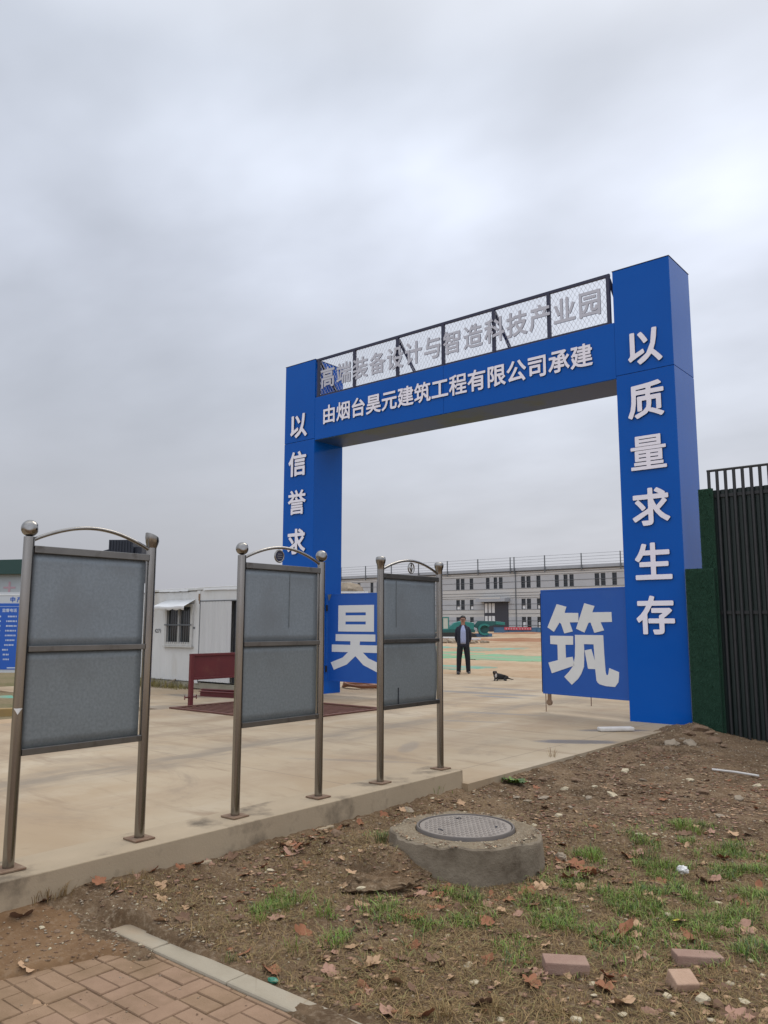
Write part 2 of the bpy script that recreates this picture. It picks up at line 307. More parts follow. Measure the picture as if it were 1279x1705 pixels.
_glyph = {}
def _outline(ch):
    """the front outline of one character as an array of 2-D segments"""
    c = bpy.data.curves.new('glyph', 'FONT'); c.body = ch; c.size = 1; c.resolution_u = 3
    o = bpy.data.objects.new('glyph', c); COL.objects.link(o); bpy.context.view_layer.update()
    me = bpy.data.meshes.new_from_object(o.evaluated_get(bpy.context.evaluated_depsgraph_get()))
    bm2 = bmesh.new(); bm2.from_mesh(me); bmesh.ops.remove_doubles(bm2, verts=bm2.verts, dist=1e-5)
    seg = np.array([[[v.co.x, v.co.y] for v in e.verts] for e in bm2.edges if len(e.link_faces) == 1]); bm2.free()
    bpy.data.objects.remove(o); bpy.data.curves.remove(c); bpy.data.meshes.remove(me)
    return seg
def glyph(ch, bold, sharp=False):
    """a character thickened by bold (in ems): contour of the distance field of its outline, filled and extruded"""
    key = (ch, bold)
    if key in _glyph: return _glyph[key]
    seg = _outline(ch); h = 1/150 if sharp else 1/110; m_ = bold+4*h; lo = seg.min((0, 1))-m_; hi = seg.max((0, 1))+m_
    nx, ny = int((hi[0]-lo[0])/h)+2, int((hi[1]-lo[1])/h)+2
    gx, gy = np.meshgrid(lo[0]+h*np.arange(nx), lo[1]+h*np.arange(ny)+1.7e-5, indexing='ij'); D = np.full((nx, ny), 9.0); ins = np.zeros((nx, ny), bool)
    for (ax, ay), (bx, by) in seg:
        dx, dy = bx-ax, by-ay; L2 = dx*dx+dy*dy+1e-12
        if sharp:
            for t in np.linspace(0, 1, max(2, int(math.sqrt(L2)/0.006))):
                D = np.minimum(D, ((np.abs(gx-ax-dx*t)/bold)**5+(np.abs(gy-ay-dy*t)/bold)**5)**.2*bold)
        else:
            t = np.clip(((gx-ax)*dx+(gy-ay)*dy)/L2, 0, 1); D = np.minimum(D, np.hypot(gx-ax-t*dx, gy-ay-t*dy))
        if ay != by:
            cr = (gy > min(ay, by)) & (gy <= max(ay, by)); xc = ax+(gy-ay)/(by-ay)*dx; ins ^= cr & (gx < xc)
    Fd = np.where(ins, -D, D)-bold
    nxt = {}
    def pt(a, b):
        fa, fb = Fd[a], Fd[b]; t = fa/(fa-fb); return (lo[0]+h*(a[0]+t*(b[0]-a[0])), lo[1]+h*(a[1]+t*(b[1]-a[1])))
    neg = Fd < 0; mixed = (neg[:-1, :-1].astype(int)+neg[1:, :-1]+neg[1:, 1:]+neg[:-1, 1:]); pos = {}
    for i, j in zip(*np.nonzero((mixed > 0) & (mixed < 4))):
        c4 = [(i, j), (i+1, j), (i+1, j+1), (i, j+1)]; outs = []; ins_ = []
        for k in range(4):
            a, b = c4[k], c4[(k+1) % 4]
            if neg[a] != neg[b]:
                e = (a, b) if a < b else (b, a)
                if e not in pos: pos[e] = pt(*e)
                (outs if neg[a] else ins_).append((k, e))
        for k, e in outs:   # leave the inside: join to the next entering edge counter-clockwise
            k2, e2 = min(ins_, key=lambda q: (q[0]-k) % 4); nxt[e] = e2
    loops = []; left = set(nxt)
    while left:
        e0 = left.pop(); lp = [e0]; e = nxt[e0]
        while e != e0 and e in nxt: lp.append(e); left.discard(e); e = nxt[e]
        P = np.array([pos[q] for q in lp])
        if len(P) < 6: continue
        keep = np.ones(len(P), bool)
        def dp(a, b):
            if b-a < 2: return
            d = P[b]-P[a]; l = math.hypot(*d)+1e-9; q = P[a+1:b]-P[a]; dist_ = np.abs(q[:, 0]*d[1]-q[:, 1]*d[0])/l; k = int(dist_.argmax())
            if dist_[k] < 0.0016: keep[a+1:b] = False
            else: dp(a, a+1+k); dp(a+1+k, b)
        half = len(P)//2; dp(0, half); dp(half, len(P)-1); loops.append(P[keep])
    c = bpy.data.curves.new('glyph', 'CURVE'); c.dimensions = '2D'; c.fill_mode = 'BOTH'; c.extrude = 0.5
    for P in loops:
        sp = c.splines.new('POLY'); sp.points.add(len(P)-1); sp.use_cyclic_u = True
        for k, q in enumerate(P): sp.points[k].co = (q[0], q[1], 0, 1)
    o = bpy.data.objects.new('glyph', c); COL.objects.link(o); bpy.context.view_layer.update()
    me = bpy.data.meshes.new_from_object(o.evaluated_get(bpy.context.evaluated_depsgraph_get()))
    vs = [Vector(v.co) for v in me.vertices]; fs = [tuple(p.vertices) for p in me.polygons]; side = [abs(p.normal.z) < 0.5 for p in me.polygons]
    bpy.data.objects.remove(o); bpy.data.curves.remove(c); bpy.data.meshes.remove(me)
    _glyph[key] = (vs, fs, side)
    return _glyph[key]
def glyph_into(mb, ch, c, size, right, up, nrm, depth, bold=0.022, sx=1.0, fit=None, mi=(0, 1)):
    vs, fs, side = glyph(ch, bold, fit is not None)
    xs = [v.x for v in vs]; ys = [v.y for v in vs]
    if fit:   # scale the glyph's own outline to a given width and height
        cx, cy = (min(xs)+max(xs))/2, (min(ys)+max(ys))/2; kx, ky = fit[0]/(max(xs)-min(xs)), fit[1]/(max(ys)-min(ys))
    else: cx, cy, kx, ky = 0.5, 0.378, size*sx, size
    c, right, up, nrm = Vector(c), Vector(right), Vector(up), Vector(nrm)
    b = len(mb.v)
    for v in vs: mb.v.append(tuple(c+right*((v.x-cx)*kx)+up*((v.y-cy)*ky)+nrm*((v.z+0.5)*depth)))
    for f, sd in zip(fs, side): mb.f.append(tuple(b+i for i in f)); mb.m.append(mi[1] if sd else mi[0])
DENSE = set('量智造誉端装备烟筑程')
def character(name, ch, c, size, right, up, nrm, depth, parent, mats, **k):
    if ch in DENSE: k['bold'] = 0.016 if ch == '量' else 0.018
    mb = MB(); glyph_into(mb, ch, c, size, right, up, nrm, depth, **k); return mb.build(name, mats, parent)

X_, Y_, Z_ = Vector((1, 0, 0)), Vector((0, 1, 0)), Vector((0, 0, 1))

# value noise
def _h(ix, iy, s):
    n = (ix.astype(np.int64)*374761393 + iy.astype(np.int64)*668265263 + s*2147483647) & 0xffffffff
    n = ((n ^ (n >> 13))*1274126177) & 0xffffffff
    return ((n ^ (n >> 16)) & 0xffff)/65535.0
def vnoise(x, y, s=0):
    ix, iy = np.floor(x), np.floor(y); fx, fy = x-ix, y-iy; fx = fx*fx*(3-2*fx); fy = fy*fy*(3-2*fy)
    a, b, c, d = _h(ix, iy, s), _h(ix+1, iy, s), _h(ix, iy+1, s), _h(ix+1, iy+1, s)
    return (a*(1-fx)+b*fx)*(1-fy)+(c*(1-fx)+d*fx)*fy
def fbm(x, y, oct=4, s=0, g=0.5):
    t = 0; a = 1; n = 0
    for i in range(oct): t = t+a*vnoise(x*2**i+i*17.3, y*2**i+i*9.1, s+i); n += a; a *= g
    return t/n-0.5
def sstep(a, b, x):
    t = np.clip((x-a)/(b-a), 0, 1); return t*t*(3-2*t)
def gridmesh(name, xs, ys, zf, mats, mif=None):
    Xg, Yg = np.meshgrid(xs, ys, indexing='ij'); Z = zf(Xg, Yg); nx, ny = Xg.shape
    v = np.stack([Xg, Yg, Z], -1).reshape(-1, 3); i = np.arange(nx*ny).reshape(nx, ny)
    q = np.stack([i[:-1, :-1], i[1:, :-1], i[1:, 1:], i[:-1, 1:]], -1).reshape(-1, 4)
    me = bpy.data.meshes.new(name); me.vertices.add(len(v)); me.vertices.foreach_set('co', v.ravel().astype(np.float32))
    me.loops.add(q.size); me.loops.foreach_set('vertex_index', q.ravel().astype(np.int32)); me.polygons.add(len(q))
    me.polygons.foreach_set('loop_start', np.arange(0, q.size, 4, dtype=np.int32)); me.polygons.foreach_set('use_smooth', np.ones(len(q), bool))
    for m_ in mats: me.materials.append(m_)
    me.update(calc_edges=True); me.validate()
    o = bpy.data.objects.new(name, me); COL.objects.link(o); return o

# ------------------------------------------------------------------ ground materials
def earth_material(name, cols, bump=0.5, bs=25, big=0.35, mid=3.0):
    """soil: base colours blended by three noise sizes, cols = (a, b, c, d)"""
    m = bpy.data.materials.new(name); m.use_nodes = True; nt = m.node_tree; P = nt.nodes['Principled BSDF']; N = nt.nodes.new; L = nt.links.new
    P.inputs['Roughness'].default_value = 0.95; P.inputs['Specular IOR Level'].default_value = 0.2
    tc = N('ShaderNodeTexCoord')
    col = None
    for i, (c, sc, lo, hi) in enumerate(zip(cols, (0, big, mid, mid*11), (0, .45, .42, .5), (0, .6, .62, .72))):
        if col is None:
            rgb = N('ShaderNodeRGB'); rgb.outputs[0].default_value = (*c, 1); col = rgb.outputs[0]; continue
        n = N('ShaderNodeTexNoise'); n.inputs['Scale'].default_value = sc; n.inputs['Detail'].default_value = 8; n.inputs['Roughness'].default_value = 0.65; L(tc.outputs['Object'], n.inputs['Vector'])
        r = N('ShaderNodeMapRange'); r.inputs[1].default_value = lo; r.inputs[2].default_value = hi; L(n.outputs['Fac'], r.inputs[0])
        mx = N('ShaderNodeMix'); mx.data_type = 'RGBA'; mx.inputs[7].default_value = (*c, 1); L(r.outputs[0], mx.inputs[0]); L(col, mx.inputs[6]); col = mx.outputs[2]
    L(col, P.inputs['Base Color'])
    nb = N('ShaderNodeTexNoise'); nb.inputs['Scale'].default_value = bs; nb.inputs['Detail'].default_value = 10; nb.inputs['Roughness'].default_value = 0.75; L(tc.outputs['Object'], nb.inputs['Vector'])
    b = N('ShaderNodeBump'); b.inputs['Strength'].default_value = bump; b.inputs['Distance'].default_value = 0.03; L(nb.outputs['Fac'], b.inputs['Height']); L(b.outputs[0], P.inputs['Normal'])
    return m
M['soil'] = earth_material('foreground_soil', ((0.17, 0.107, 0.06), (0.085, 0.052, 0.027), (0.235, 0.158, 0.093), (0.36, 0.275, 0.185)), 1.0, 32)
M['mud'] = earth_material('brown_mud', ((0.165, 0.095, 0.048), (0.205, 0.125, 0.066), (0.145, 0.083, 0.042), (0.235, 0.16, 0.10)), 0.35, 22)
M['ringdirt'] = earth_material('gravelly_dirt', ((0.30, 0.235, 0.16), (0.22, 0.165, 0.105), (0.36, 0.29, 0.20), (0.46, 0.39, 0.29)), 1.0, 60, big=3)
M['lump'] = earth_material('crusted_mortar', ((0.25, 0.18, 0.115), (0.17, 0.115, 0.066), (0.33, 0.25, 0.17), (0.45, 0.37, 0.27)), 1.0, 45, big=2)
M['site'] = earth_material('site_soil', ((0.40, 0.29, 0.185), (0.32, 0.20, 0.115), (0.44, 0.335, 0.225), (0.28, 0.20, 0.125)), 0.4, 3, big=0.05, mid=0.22)
M['redsoil'] = earth_material('red_soil', ((0.28, 0.13, 0.065), (0.24, 0.105, 0.055), (0.31, 0.17, 0.10), (0.20, 0.12, 0.07)), 0.4, 3, big=0.1, mid=0.5)
M['rough'] = earth_material('rough_grass_soil', ((0.19, 0.15, 0.085), (0.11, 0.115, 0.05), (0.20, 0.155, 0.09), (0.10, 0.10, 0.04)), 0.5, 8, big=0.3, mid=1.5)

def pad_material():
    m = bpy.data.materials.new('stained_concrete'); m.use_nodes = True; nt = m.node_tree; P = nt.nodes['Principled BSDF']; N = nt.nodes.new; L = nt.links.new
    tc = N('ShaderNodeTexCoord'); sp = N('ShaderNodeSeparateXYZ'); L(tc.outputs['Object'], sp.inputs[0])
    def math_(op, a, b=None, c=False):
        n = N('ShaderNodeMath'); n.operation = op; n.use_clamp = c
        for i, v in enumerate((a, b)):
            if v is None: continue
            if isinstance(v, (int, float)): n.inputs[i].default_value = v
            else: L(v, n.inputs[i])
        return n.outputs[0]
    def noise(sc, st=(1, 1, 1), d=7, ro=0.6, dis=0.0, rz=0):
        mp = N('ShaderNodeMapping'); mp.inputs['Scale'].default_value = st; mp.inputs['Rotation'].default_value = (0, 0, rz); L(tc.outputs['Object'], mp.inputs[0])
        n = N('ShaderNodeTexNoise'); n.inputs['Scale'].default_value = sc; n.inputs['Detail'].default_value = d; n.inputs['Roughness'].default_value = ro; n.inputs['Distortion'].default_value = dis; L(mp.outputs[0], n.inputs['Vector']); return n.outputs['Fac']
    def ramp(v, lo, hi):
        r = N('ShaderNodeMapRange'); r.interpolation_type = 'SMOOTHSTEP'; r.inputs[1].default_value = lo; r.inputs[2].default_value = hi; L(v, r.inputs[0]); return r.outputs[0]
    def mix(col, c, f, amt=1.0):
        mx = N('ShaderNodeMix'); mx.data_type = 'RGBA'; mx.inputs[7].default_value = (*c, 1)
        L(math_('MULTIPLY', f, amt), mx.inputs[0])
        if isinstance(col, tuple): mx.inputs[6].default_value = (*col, 1)
        else: L(col, mx.inputs[6])
        return mx.outputs[2]
    col = mix((0.40, 0.318, 0.215), (0.35, 0.258, 0.16), ramp(noise(0.35, (1, 1.6, 1)), 0.42, 0.62))
    col = mix(col, (0.445, 0.372, 0.272), ramp(noise(0.8, (1.2, 0.5, 1)), 0.5, 0.72), 0.8)
    col = mix(col, (0.26, 0.185, 0.115), ramp(noise(1.3, (0.35, 1.6, 1), 9, 0.7, 0.6, 0.5), 0.50, 0.68), 0.8)
    col = mix(col, (0.27, 0.22, 0.165), ramp(noise(14, d=6, ro=0.7), 0.58, 0.78), 0.45)
    # grey wheel track running along the drive, muddy tyre traces turning out of the gate
    wob = math_('MULTIPLY', math_('SUBTRACT', noise(0.5, d=4), 0.5), 1.2)
    xw = math_('ADD', sp.outputs['X'], wob)
    for x0, w, c, a in ((-7.85, 0.34, (0.225, 0.183, 0.135), 0.95), (-9.55, 0.3, (0.25, 0.185, 0.125), 0.75), (-6.3, 0.4, (0.31, 0.225, 0.145), 0.6), (-10.6, 0.35, (0.26, 0.185, 0.115), 0.75), (-12.0, 0.5, (0.28, 0.20, 0.13), 0.6)):
        g = math_('EXPONENT', math_('MULTIPLY', math_('POWER', math_('DIVIDE', math_('ABSOLUTE', math_('SUBTRACT', xw, x0)), w), 2.0), -1.0))
        col = mix(col, c, math_('MULTIPLY', g, ramp(noise(1.6, (2.0, 0.4, 1), 8, 0.7), 0.32, 0.62)), a)
    col = mix(col, (0.24, 0.185, 0.13), ramp(noise(0.55, (0.8, 1.3, 1), 9, 0.72, 0.8, 1.0), 0.53, 0.70), 0.7)
    col = mix(col, (0.22, 0.16, 0.10), ramp(noise(3.5, (1, 1, 1), 8, 0.75, 0.3), 0.60, 0.74), 0.5)
    # damp patches, old oil and puddled mud
    wet = None
    jit = math_('MULTIPLY', math_('SUBTRACT', noise(2.2, d=6, ro=0.65), 0.5), 1.5)
    for cx, cy, ax, ay, rz, a in ((-4.97, 10.0, 0.62, 0.20, 0.62, 1.0), (-5.08, 11.4, 0.55, 0.16, 0.70, 0.85), (-10.0, 15.6, 1.5, 0.3, 0.1, 0.8), (-9.3, 15.0, 0.6, 0.16, 0.1, 0.95), (-10.6, 16.9, 1.1, 0.22, 0.1, 0.7), (-12.6, 15.9, 0.9, 0.2, 0.1, 0.8),
                                  (-11.5, 10.0, 0.25, 0.7, 0.3, 0.55), (-14.4, 10.9, 0.9, 0.3, 0.2, 0.7), (-7.6, 12.2, 0.8, 0.14, 0.3, 0.6), (-6.4, 8.2, 0.12, 0.5, 0.5, 0.4), (-12.9, 9.0, 0.35, 0.5, 0.3, 0.5), (-7.4, 10.9, 0.8, 0.10, 0.4, 0.5), (-6.2, 7.0, 0.9, 0.08, 0.5, 0.35)):
        dx = math_('SUBTRACT', sp.outputs['X'], cx); dy = math_('SUBTRACT', sp.outputs['Y'], cy); c_, s_ = math.cos(rz), math.sin(rz)
        u = math_('DIVIDE', math_('ADD', math_('MULTIPLY', dx, c_), math_('MULTIPLY', dy, s_)), ax)
        v = math_('DIVIDE', math_('SUBTRACT', math_('MULTIPLY', dy, c_), math_('MULTIPLY', dx, s_)), ay)
        d2 = math_('ADD', math_('ADD', math_('MULTIPLY', u, u), math_('MULTIPLY', v, v)), jit)
        r = N('ShaderNodeMapRange'); r.interpolation_type = 'SMOOTHSTEP'; r.inputs[1].default_value = 1.25; r.inputs[2].default_value = 0.35; L(d2, r.inputs[0])
        f = math_('MULTIPLY', r.outputs[0], a); wet = f if wet is None else math_('MAXIMUM', wet, f)
    col = mix(col, (0.135, 0.115, 0.095), wet, 0.9)
    # saw-cut slab joints every 4.5 m
    for ax_, step, off in (('X', 4.1, 1.35), ('Y', 4.6, 2.2)):
        t = math_('ABSOLUTE', math_('SUBTRACT', math_('FRACT', math_('DIVIDE', math_('ADD', sp.outputs[ax_], 100.0+off), step)), 0.5))
        col = mix(col, (0.17, 0.135, 0.10), math_('LESS_THAN', t, 0.008/step), 0.55)
    L(col, P.inputs['Base Color'])
    rr = N('ShaderNodeMapRange'); rr.inputs[3].default_value = 0.82; rr.inputs[4].default_value = 0.35; L(wet, rr.inputs[0]); L(rr.outputs[0], P.inputs['Roughness'])
    nb = noise(22, d=8, ro=0.7); b = N('ShaderNodeBump'); b.inputs['Strength'].default_value = 0.25; b.inputs['Distance'].default_value = 0.01; L(nb, b.inputs['Height']); L(b.outputs[0], P.inputs['Normal'])
    return m
M['pad'] = pad_material()

# ------------------------------------------------------------------ ground
structure(gridmesh('ground', np.array([-2500, -250, 80, 2500.]), np.array([-1500, -60, 150, 3500.]), lambda x, y: np.full_like(x, -0.6), [M['site']]))

PADX0, PADX1, PADY1 = -12.65, -4.5, 20.84
def site_z(x, y):
    n = fbm(x*0.09, y*0.09, 5, 3)*0.30+fbm(x*0.6, y*0.6, 4, 9)*0.13
    z = 0.02+0.46*sstep(22, 100, y)+n*sstep(21.5, 34, y)*(1-0.75*sstep(80, 104, y))
    for cx, cy, h, a, b in ((-33, 60, 0.22, 7, 3), (-27, 49, 0.12, 6, 2.5), (-50, 88, 0.2, 5, 3), (-25, 40, 0.12, 5, 2), (-43, 66, -0.2, 8, 5), (-20, 33, 0.08, 5, 1.3)):
        z = z+h*np.exp(-((x-cx)/a)**2-((y-cy)/b)**2)
    left = 0.02+0.10*fbm(x*0.4, y*0.4, 4, 5)
    z = np.where(y < PADY1+0.15, left, z)
    pad = ((x > PADX0-0.1) & (x < PADX1+0.3) & (y < PADY1+0.1)) | ((x > -20.1) & (x < PADX1+.3) & (y > 8.7) & (y < PADY1+0.1))
    z = np.where(pad, -0.15, z)
    z = np.where((x > PADX1-0.5) & (y < 13.6), -0.5, z)
    return z
gx_ = np.unique(np.concatenate([np.arange(-210, -60, 2.5), np.arange(-60, 12, 0.5), np.arange(12, 60, 4.)]))
gy_ = np.unique(np.concatenate([np.arange(-40, 0, 4.), np.arange(0, 60, 0.4), np.arange(60, 145, 1.2)]))
sg = structure(gridmesh('site_ground', gx_, gy_, site_z, [M['site'], M['redsoil'], M['rough']]))
def site_mats(o):
    me = o.data; n = len(me.polygons); c = np.empty(n*3, np.float32); me.polygons.foreach_get('center', c); c = c.reshape(-1, 3); mi = np.zeros(n, np.int32)
    w = fbm(c[:, 0]*0.15, c[:, 1]*0.15, 3, 21)
    mi[(((c[:, 0]+33)/11)**2+((c[:, 1]-61)/6)**2+w*2 < 1.0)] = 1
    mi[(((c[:, 0]+50)/9)**2+((c[:, 1]-88)/5)**2+w*2 < 1.0)] = 1
    mi[(c[:, 1] < 20) & (c[:, 0] < -13.2)] = 2
    me.polygons.foreach_set('material_index', mi)
site_mats(sg)
def sz(x, y): return float(site_z(np.array([float(x)]), np.array([float(y)]))[0])

pad = MB().box((PADX0, -6, -0.16), (-4.62, 6.69, 0)).box((PADX0, 6.69, -0.16), (PADX1, 9.0, 0)).box((PADX0, 9.0, -0.16), (-12.5, 11.4, 0)).box((-9.55, 9.0, -0.16), (PADX1, 11.4, 0)).box((PADX0, 11.4, -0.16), (PADX1, PADY1, 0)).box((-20, 8.8, -0.16), (PADX0-0.004, PADY1, -0.002))
structure(pad.build('concrete_pavement', M['pad']))

# kerb wall under the notice boards
wl = MB()
def wall_top():
    n = 46; ys = [-3+9.71*i/n for i in range(n+1)]; xs = (-4.98, -4.575); vs_ = []; fs_ = []
    for y in ys:
        j = 0.004*mnoise.noise((y*3, 1, 2)); vs_ += [(xs[0], y, -0.1), (xs[0], y, 0.118), (xs[1]+j, y, 0.12+j*0.8), (xs[1]+0.012+j*1.5, y, -0.25)]
    for i in range(n):
        a = 4*i
        for k in range(3): fs_.append((a+k, a+k+1, a+4+k+1, a+4+k))
    fs_ += [(0, 1, 2, 3), tuple(4*n+k for k in (3, 2, 1, 0))]
    return vs_, fs_
wl.add(*wall_top())
wo = wl.build('kerb_wall', M['conc'], loc=(-4.78, 1.85, 0.0), bevel=0.006); tag(wo, 'low pale concrete kerb wall carrying the three steel notice boards', 'wall')
lip = MB()
for i in range(9):
    y0 = 3.25+i*0.24+random.uniform(-.05, .05); lip.box((-4.56, y0, -0.2), (-4.515-random.uniform(0, .025), y0+random.uniform(.12, .28), -0.05+random.uniform(-.015, .008)))
lip.build('mortar_ledge', M['conc'], wo, bevel=0.008)

# foreground soil
HOLE = at(610, 1462, -0.12)
def soil_z(x, y):
    wall = np.exp(-np.clip(x+4.55, 0, 9)/0.5)*(0.115+0.04*sstep(3.0, 2.3, y))
    far = 0.085*sstep(6.5, 11.8, y)*np.clip(1-(x+4.4)*0.35, -0.6, 1)
    z = -0.155+wall+far-0.055*np.clip(x+4.2, 0, 2)*sstep(9.5, 12.4, y)
    for cx, cy, h, a, b in ((-2.8, 6.18, 0.075, 0.42, 0.35), (-3.60, 4.42, 0.17, 0.30, 0.20), (-3.95, 4.75, 0.09, 0.25, 0.25), (-3.95, 11.75, 0.13, 0.45, 0.4), (-4.2, 12.35, 0.09, 0.25, 0.3), (-3.4, 10.9, 0.05, 0.5, 0.5), (-3.3, 8.2, 0.035, 0.6, 0.35), (-2.2, 7.4, 0.03, 0.5, 0.4)):
        z = z+h*np.exp(-((x-cx)/a)**2-((y-cy)/b)**2)
    z = z+0.035*np.exp(-((y-2.85)/.22)**2)*(1-sstep(-3.9, -3.4, x))
    z = np.where((y > 6.5) & (x < -4.3), np.minimum(z, -0.035+0.05*np.clip(y-11.2, 0, 1)), z)
    for cx, cy, h, a, b in ((HOLE.x, HOLE.y-0.02, 0.10, 0.085, 0.10), (HOLE.x-0.10, HOLE.y+0.02, 0.07, 0.08, 0.06)):
        z = z-h*np.exp(-((x-cx)/a)**4-((y-cy)/b)**4)
    n = 0.036*fbm(x*1.4, y*1.4, 3, 31)+0.040*fbm(x*6, y*6, 3, 41)+0.026*fbm(x*20, y*20, 3, 51)*(0.6+1.2*(vnoise(x*1.3, y*1.3, 57)))
    z = z+n
    # mud washed over the corner of the brick paving; elsewhere the soil stops at the kerb strip
    wob = 0.10*fbm(x*5, y*5, 3, 61)
    edge = np.where(x < -4.0, 1.96+(x+4.0)*4, np.where(x < -3.87, 1.96+(x+4.0)*3.3, 2.39+(x+3.87)*0.33))
    mudm = sstep(-0.10, 0.14, (y-edge)+wob)*(1-sstep(-3.75, -3.5, x))
    mud = -0.19+0.062*mudm+0.09*np.exp(-np.clip(x+4.55, 0, 9)/0.18)+0.010*fbm(x*5, y*5, 3, 71)+0.006*fbm(x*30, y*30, 2, 77)
    t = sstep(2.60, 2.70, y+0.05*fbm(x*9, y*9, 2, 81)*(x < -4.1))
    z = mud*(1-t)+z*t
    groove = (y > 2.60) & (y < 2.735-0.02*np.clip(x+3.4, 0, 3)+0.05*fbm(x*7, y*7, 3, 88)) & (x > -4.15)
    bury = sstep(-2.95, -2.55, x+0.25*fbm(x*5, y*5, 3, 93)); zk = np.minimum(z, -0.158)*(1-bury)+bury*(-0.122+0.03*fbm(x*9, y*9, 3, 95))
    return np.where(groove, zk, z)
fx = np.concatenate([np.arange(-4.62, -1.0, 0.022), np.arange(-1.0, 4.01, 0.1)])
fy = np.concatenate([np.arange(1.2, 6.0, 0.022), np.arange(6.0, 13.7, 0.035)])
so_ = structure(gridmesh('soil', fx, fy, soil_z, [M['soil'], M['mud']]))
def soil_mats(o):
    me = o.data; n = len(me.polygons); c = np.empty(n*3, np.float32); me.polygons.foreach_get('center', c); c = c.reshape(-1, 3)
    mi = np.zeros(n, np.int32); mi[(c[:, 1]+0.12*fbm(c[:, 0]*6, c[:, 1]*6, 3, 5)*2.5 < 2.5) ] = 1; me.polygons.foreach_set('material_index', mi)
soil_mats(so_)
def hz(x, y): return float(soil_z(np.array([float(x)]), np.array([float(y)]))[0])
def hza(x, y): return soil_z(x, y)
def on_soil(px, py):
    p = at(px, py, -0.13)
    for _ in range(4): p = at(px, py, hz(p.x, p.y))
    return p
structure(MB().box((-9, -6, -0.40), (5, 2.62, -0.157)).build('paving_sand', M['sand']))

# brick paving: rows 0.2 m deep of two stretchers and one header, each row set off by 0.1 m
pv = MB()
for r_ in range(-14, 4):
    y0 = 1.975+0.204*r_
    if y0 > 2.60: continue
    off = -3.904-0.1*r_
    for k in range(-4, 12):
        x0 = off+0.306*k
        if x0 < -4.55 or x0 > 1.5: continue
        for (a, b, c, d) in ((0, 0, .2, .099), (0, .102, .2, .2), (.203, 0, .303, .2)):
            g = 0.0018; z = -0.15+random.uniform(-.003, .002); tx, ty = random.uniform(-.004, .004), random.uniform(-.004, .004)
            ax, ay, bx_, by_ = x0+a+g, y0+b+g, x0+c-g, min(y0+d-g, 2.612)
            if by_-ay < 0.02: continue
            e = 0.003; mi = 0 if (random.random() < 0.62 and x0 > -3.7) else 1
            top = [(ax+e, ay+e), (bx_-e, ay+e), (bx_-e, by_-e), (ax+e, by_-e)]; bot = [(ax, ay), (bx_, ay), (bx_, by_), (ax, by_)]
            zc = lambda p: z+tx*(p[0]-ax)*4+ty*(p[1]-ay)*4
            vs_ = [(p[0], p[1], -0.2) for p in bot]+[(p[0], p[1], zc(p)-0.005) for p in bot]+[(p[0], p[1], zc(p)) for p in top]
            fs_ = [(8, 9, 10, 11)]+[(i, (i+1) % 4, 4+(i+1) % 4, 4+i) for i in range(4)]+[(4+i, 4+(i+1) % 4, 8+(i+1) % 4, 8+i) for i in range(4)]
            pv.add(vs_, fs_, mi)
structure(pv.build('brick_paving', [M['brick1'], M['brick2']]))
ks = MB()
x = -4.165
while x < 3:
    l = 0.60 if x > -4.1 else 0.42
    ks.box((x, 2.62, -0.3), (x+l-0.004, 2.748-0.012*max(0, x+3.4), -0.138+random.uniform(-.003, .003))); x += l
structure(ks.build('kerb_strip', M['kerb'], bevel=0.012))

# ------------------------------------------------------------------ gate arch
GY = 12.65
gate = thing('gate_arch', 'tall blue gate arch with white Chinese lettering over the concrete drive', 'gate', (-9.0, GY+0.48, 0))
GX = ((-13.60, -12.61), (-5.365, -4.375))
def pillar(x0, x1, z0, chars, cx, zs, sizes, label):
    y0, y1 = GY, GY+0.95
    mb = MB().box((x0, y0, z0), (x1, y1, 5.745)).box((x0, y0, 5.752), (x1, y1, 7.63)).box((x0+.012, y0+.012, z0), (x1-.012, y1-.012, 7.6), 1)
    p = mb.build('pillar', [M['blue'], M['gapdark']], gate, bevel=0.006)
    p['label'] = label
    tr = MB().box((x0-.006, y0-.006, 7.632), (x1+.006, y1+.006, 7.642)); tr.build('cap_trim', M['navysteel'], p)
    for ch, z in zip(chars, zs):
        character('raised_character', ch, (cx, y0-.002, z), sizes, X_, Z_, -Y_, 0.03, p, [M['letter'], M['letside']], bold=0.026)
    return p
pr = pillar(*GX[1], -0.12, '以质量求生存', -4.857, (6.169, 5.240, 4.351, 3.445, 2.545, 1.692), 0.635, 'right blue pillar with six white characters')
pl = pillar(*GX[0], -0.12, '以信誉求', -13.12, (6.13, 5.22, 4.318, 3.41), 0.60, 'left blue pillar with white characters above the notice board')
bm_ = MB().box((GX[0][1]+.002, GY+.003, 5.71), (-8.99, GY+.945, 6.71)).box((-8.985, GY+.003, 5.71), (GX[1][0]-.002, GY+.945, 6.71))
beam = bm_.build('beam', M['blue'], gate, bevel=0.006)
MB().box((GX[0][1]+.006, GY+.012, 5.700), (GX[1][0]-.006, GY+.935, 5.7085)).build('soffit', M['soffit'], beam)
for i, ch in enumerate('由烟台昊元建筑工程有限公司承建'):
    character('raised_character', ch, (-12.134+6.154*i/14, GY-.002, 6.24), 0.445, X_, Z_, -Y_, 0.022, beam, [M['letter'], M['letside']], bold=0.022, sx=0.98)
fr = MB().beam((-12.6, GY+.05, 7.61), (-5.43, GY+.05, 7.61), 0.05, 0.05).beam((-12.6, GY+.05, 6.735), (-5.43, GY+.05, 6.735), 0.04, 0.04)
frame = fr.build('sign_frame', M['navysteel'], gate)
fposts = (-12.53, -11.43, -10.20, -9.01, -7.81, -6.625, -5.465)
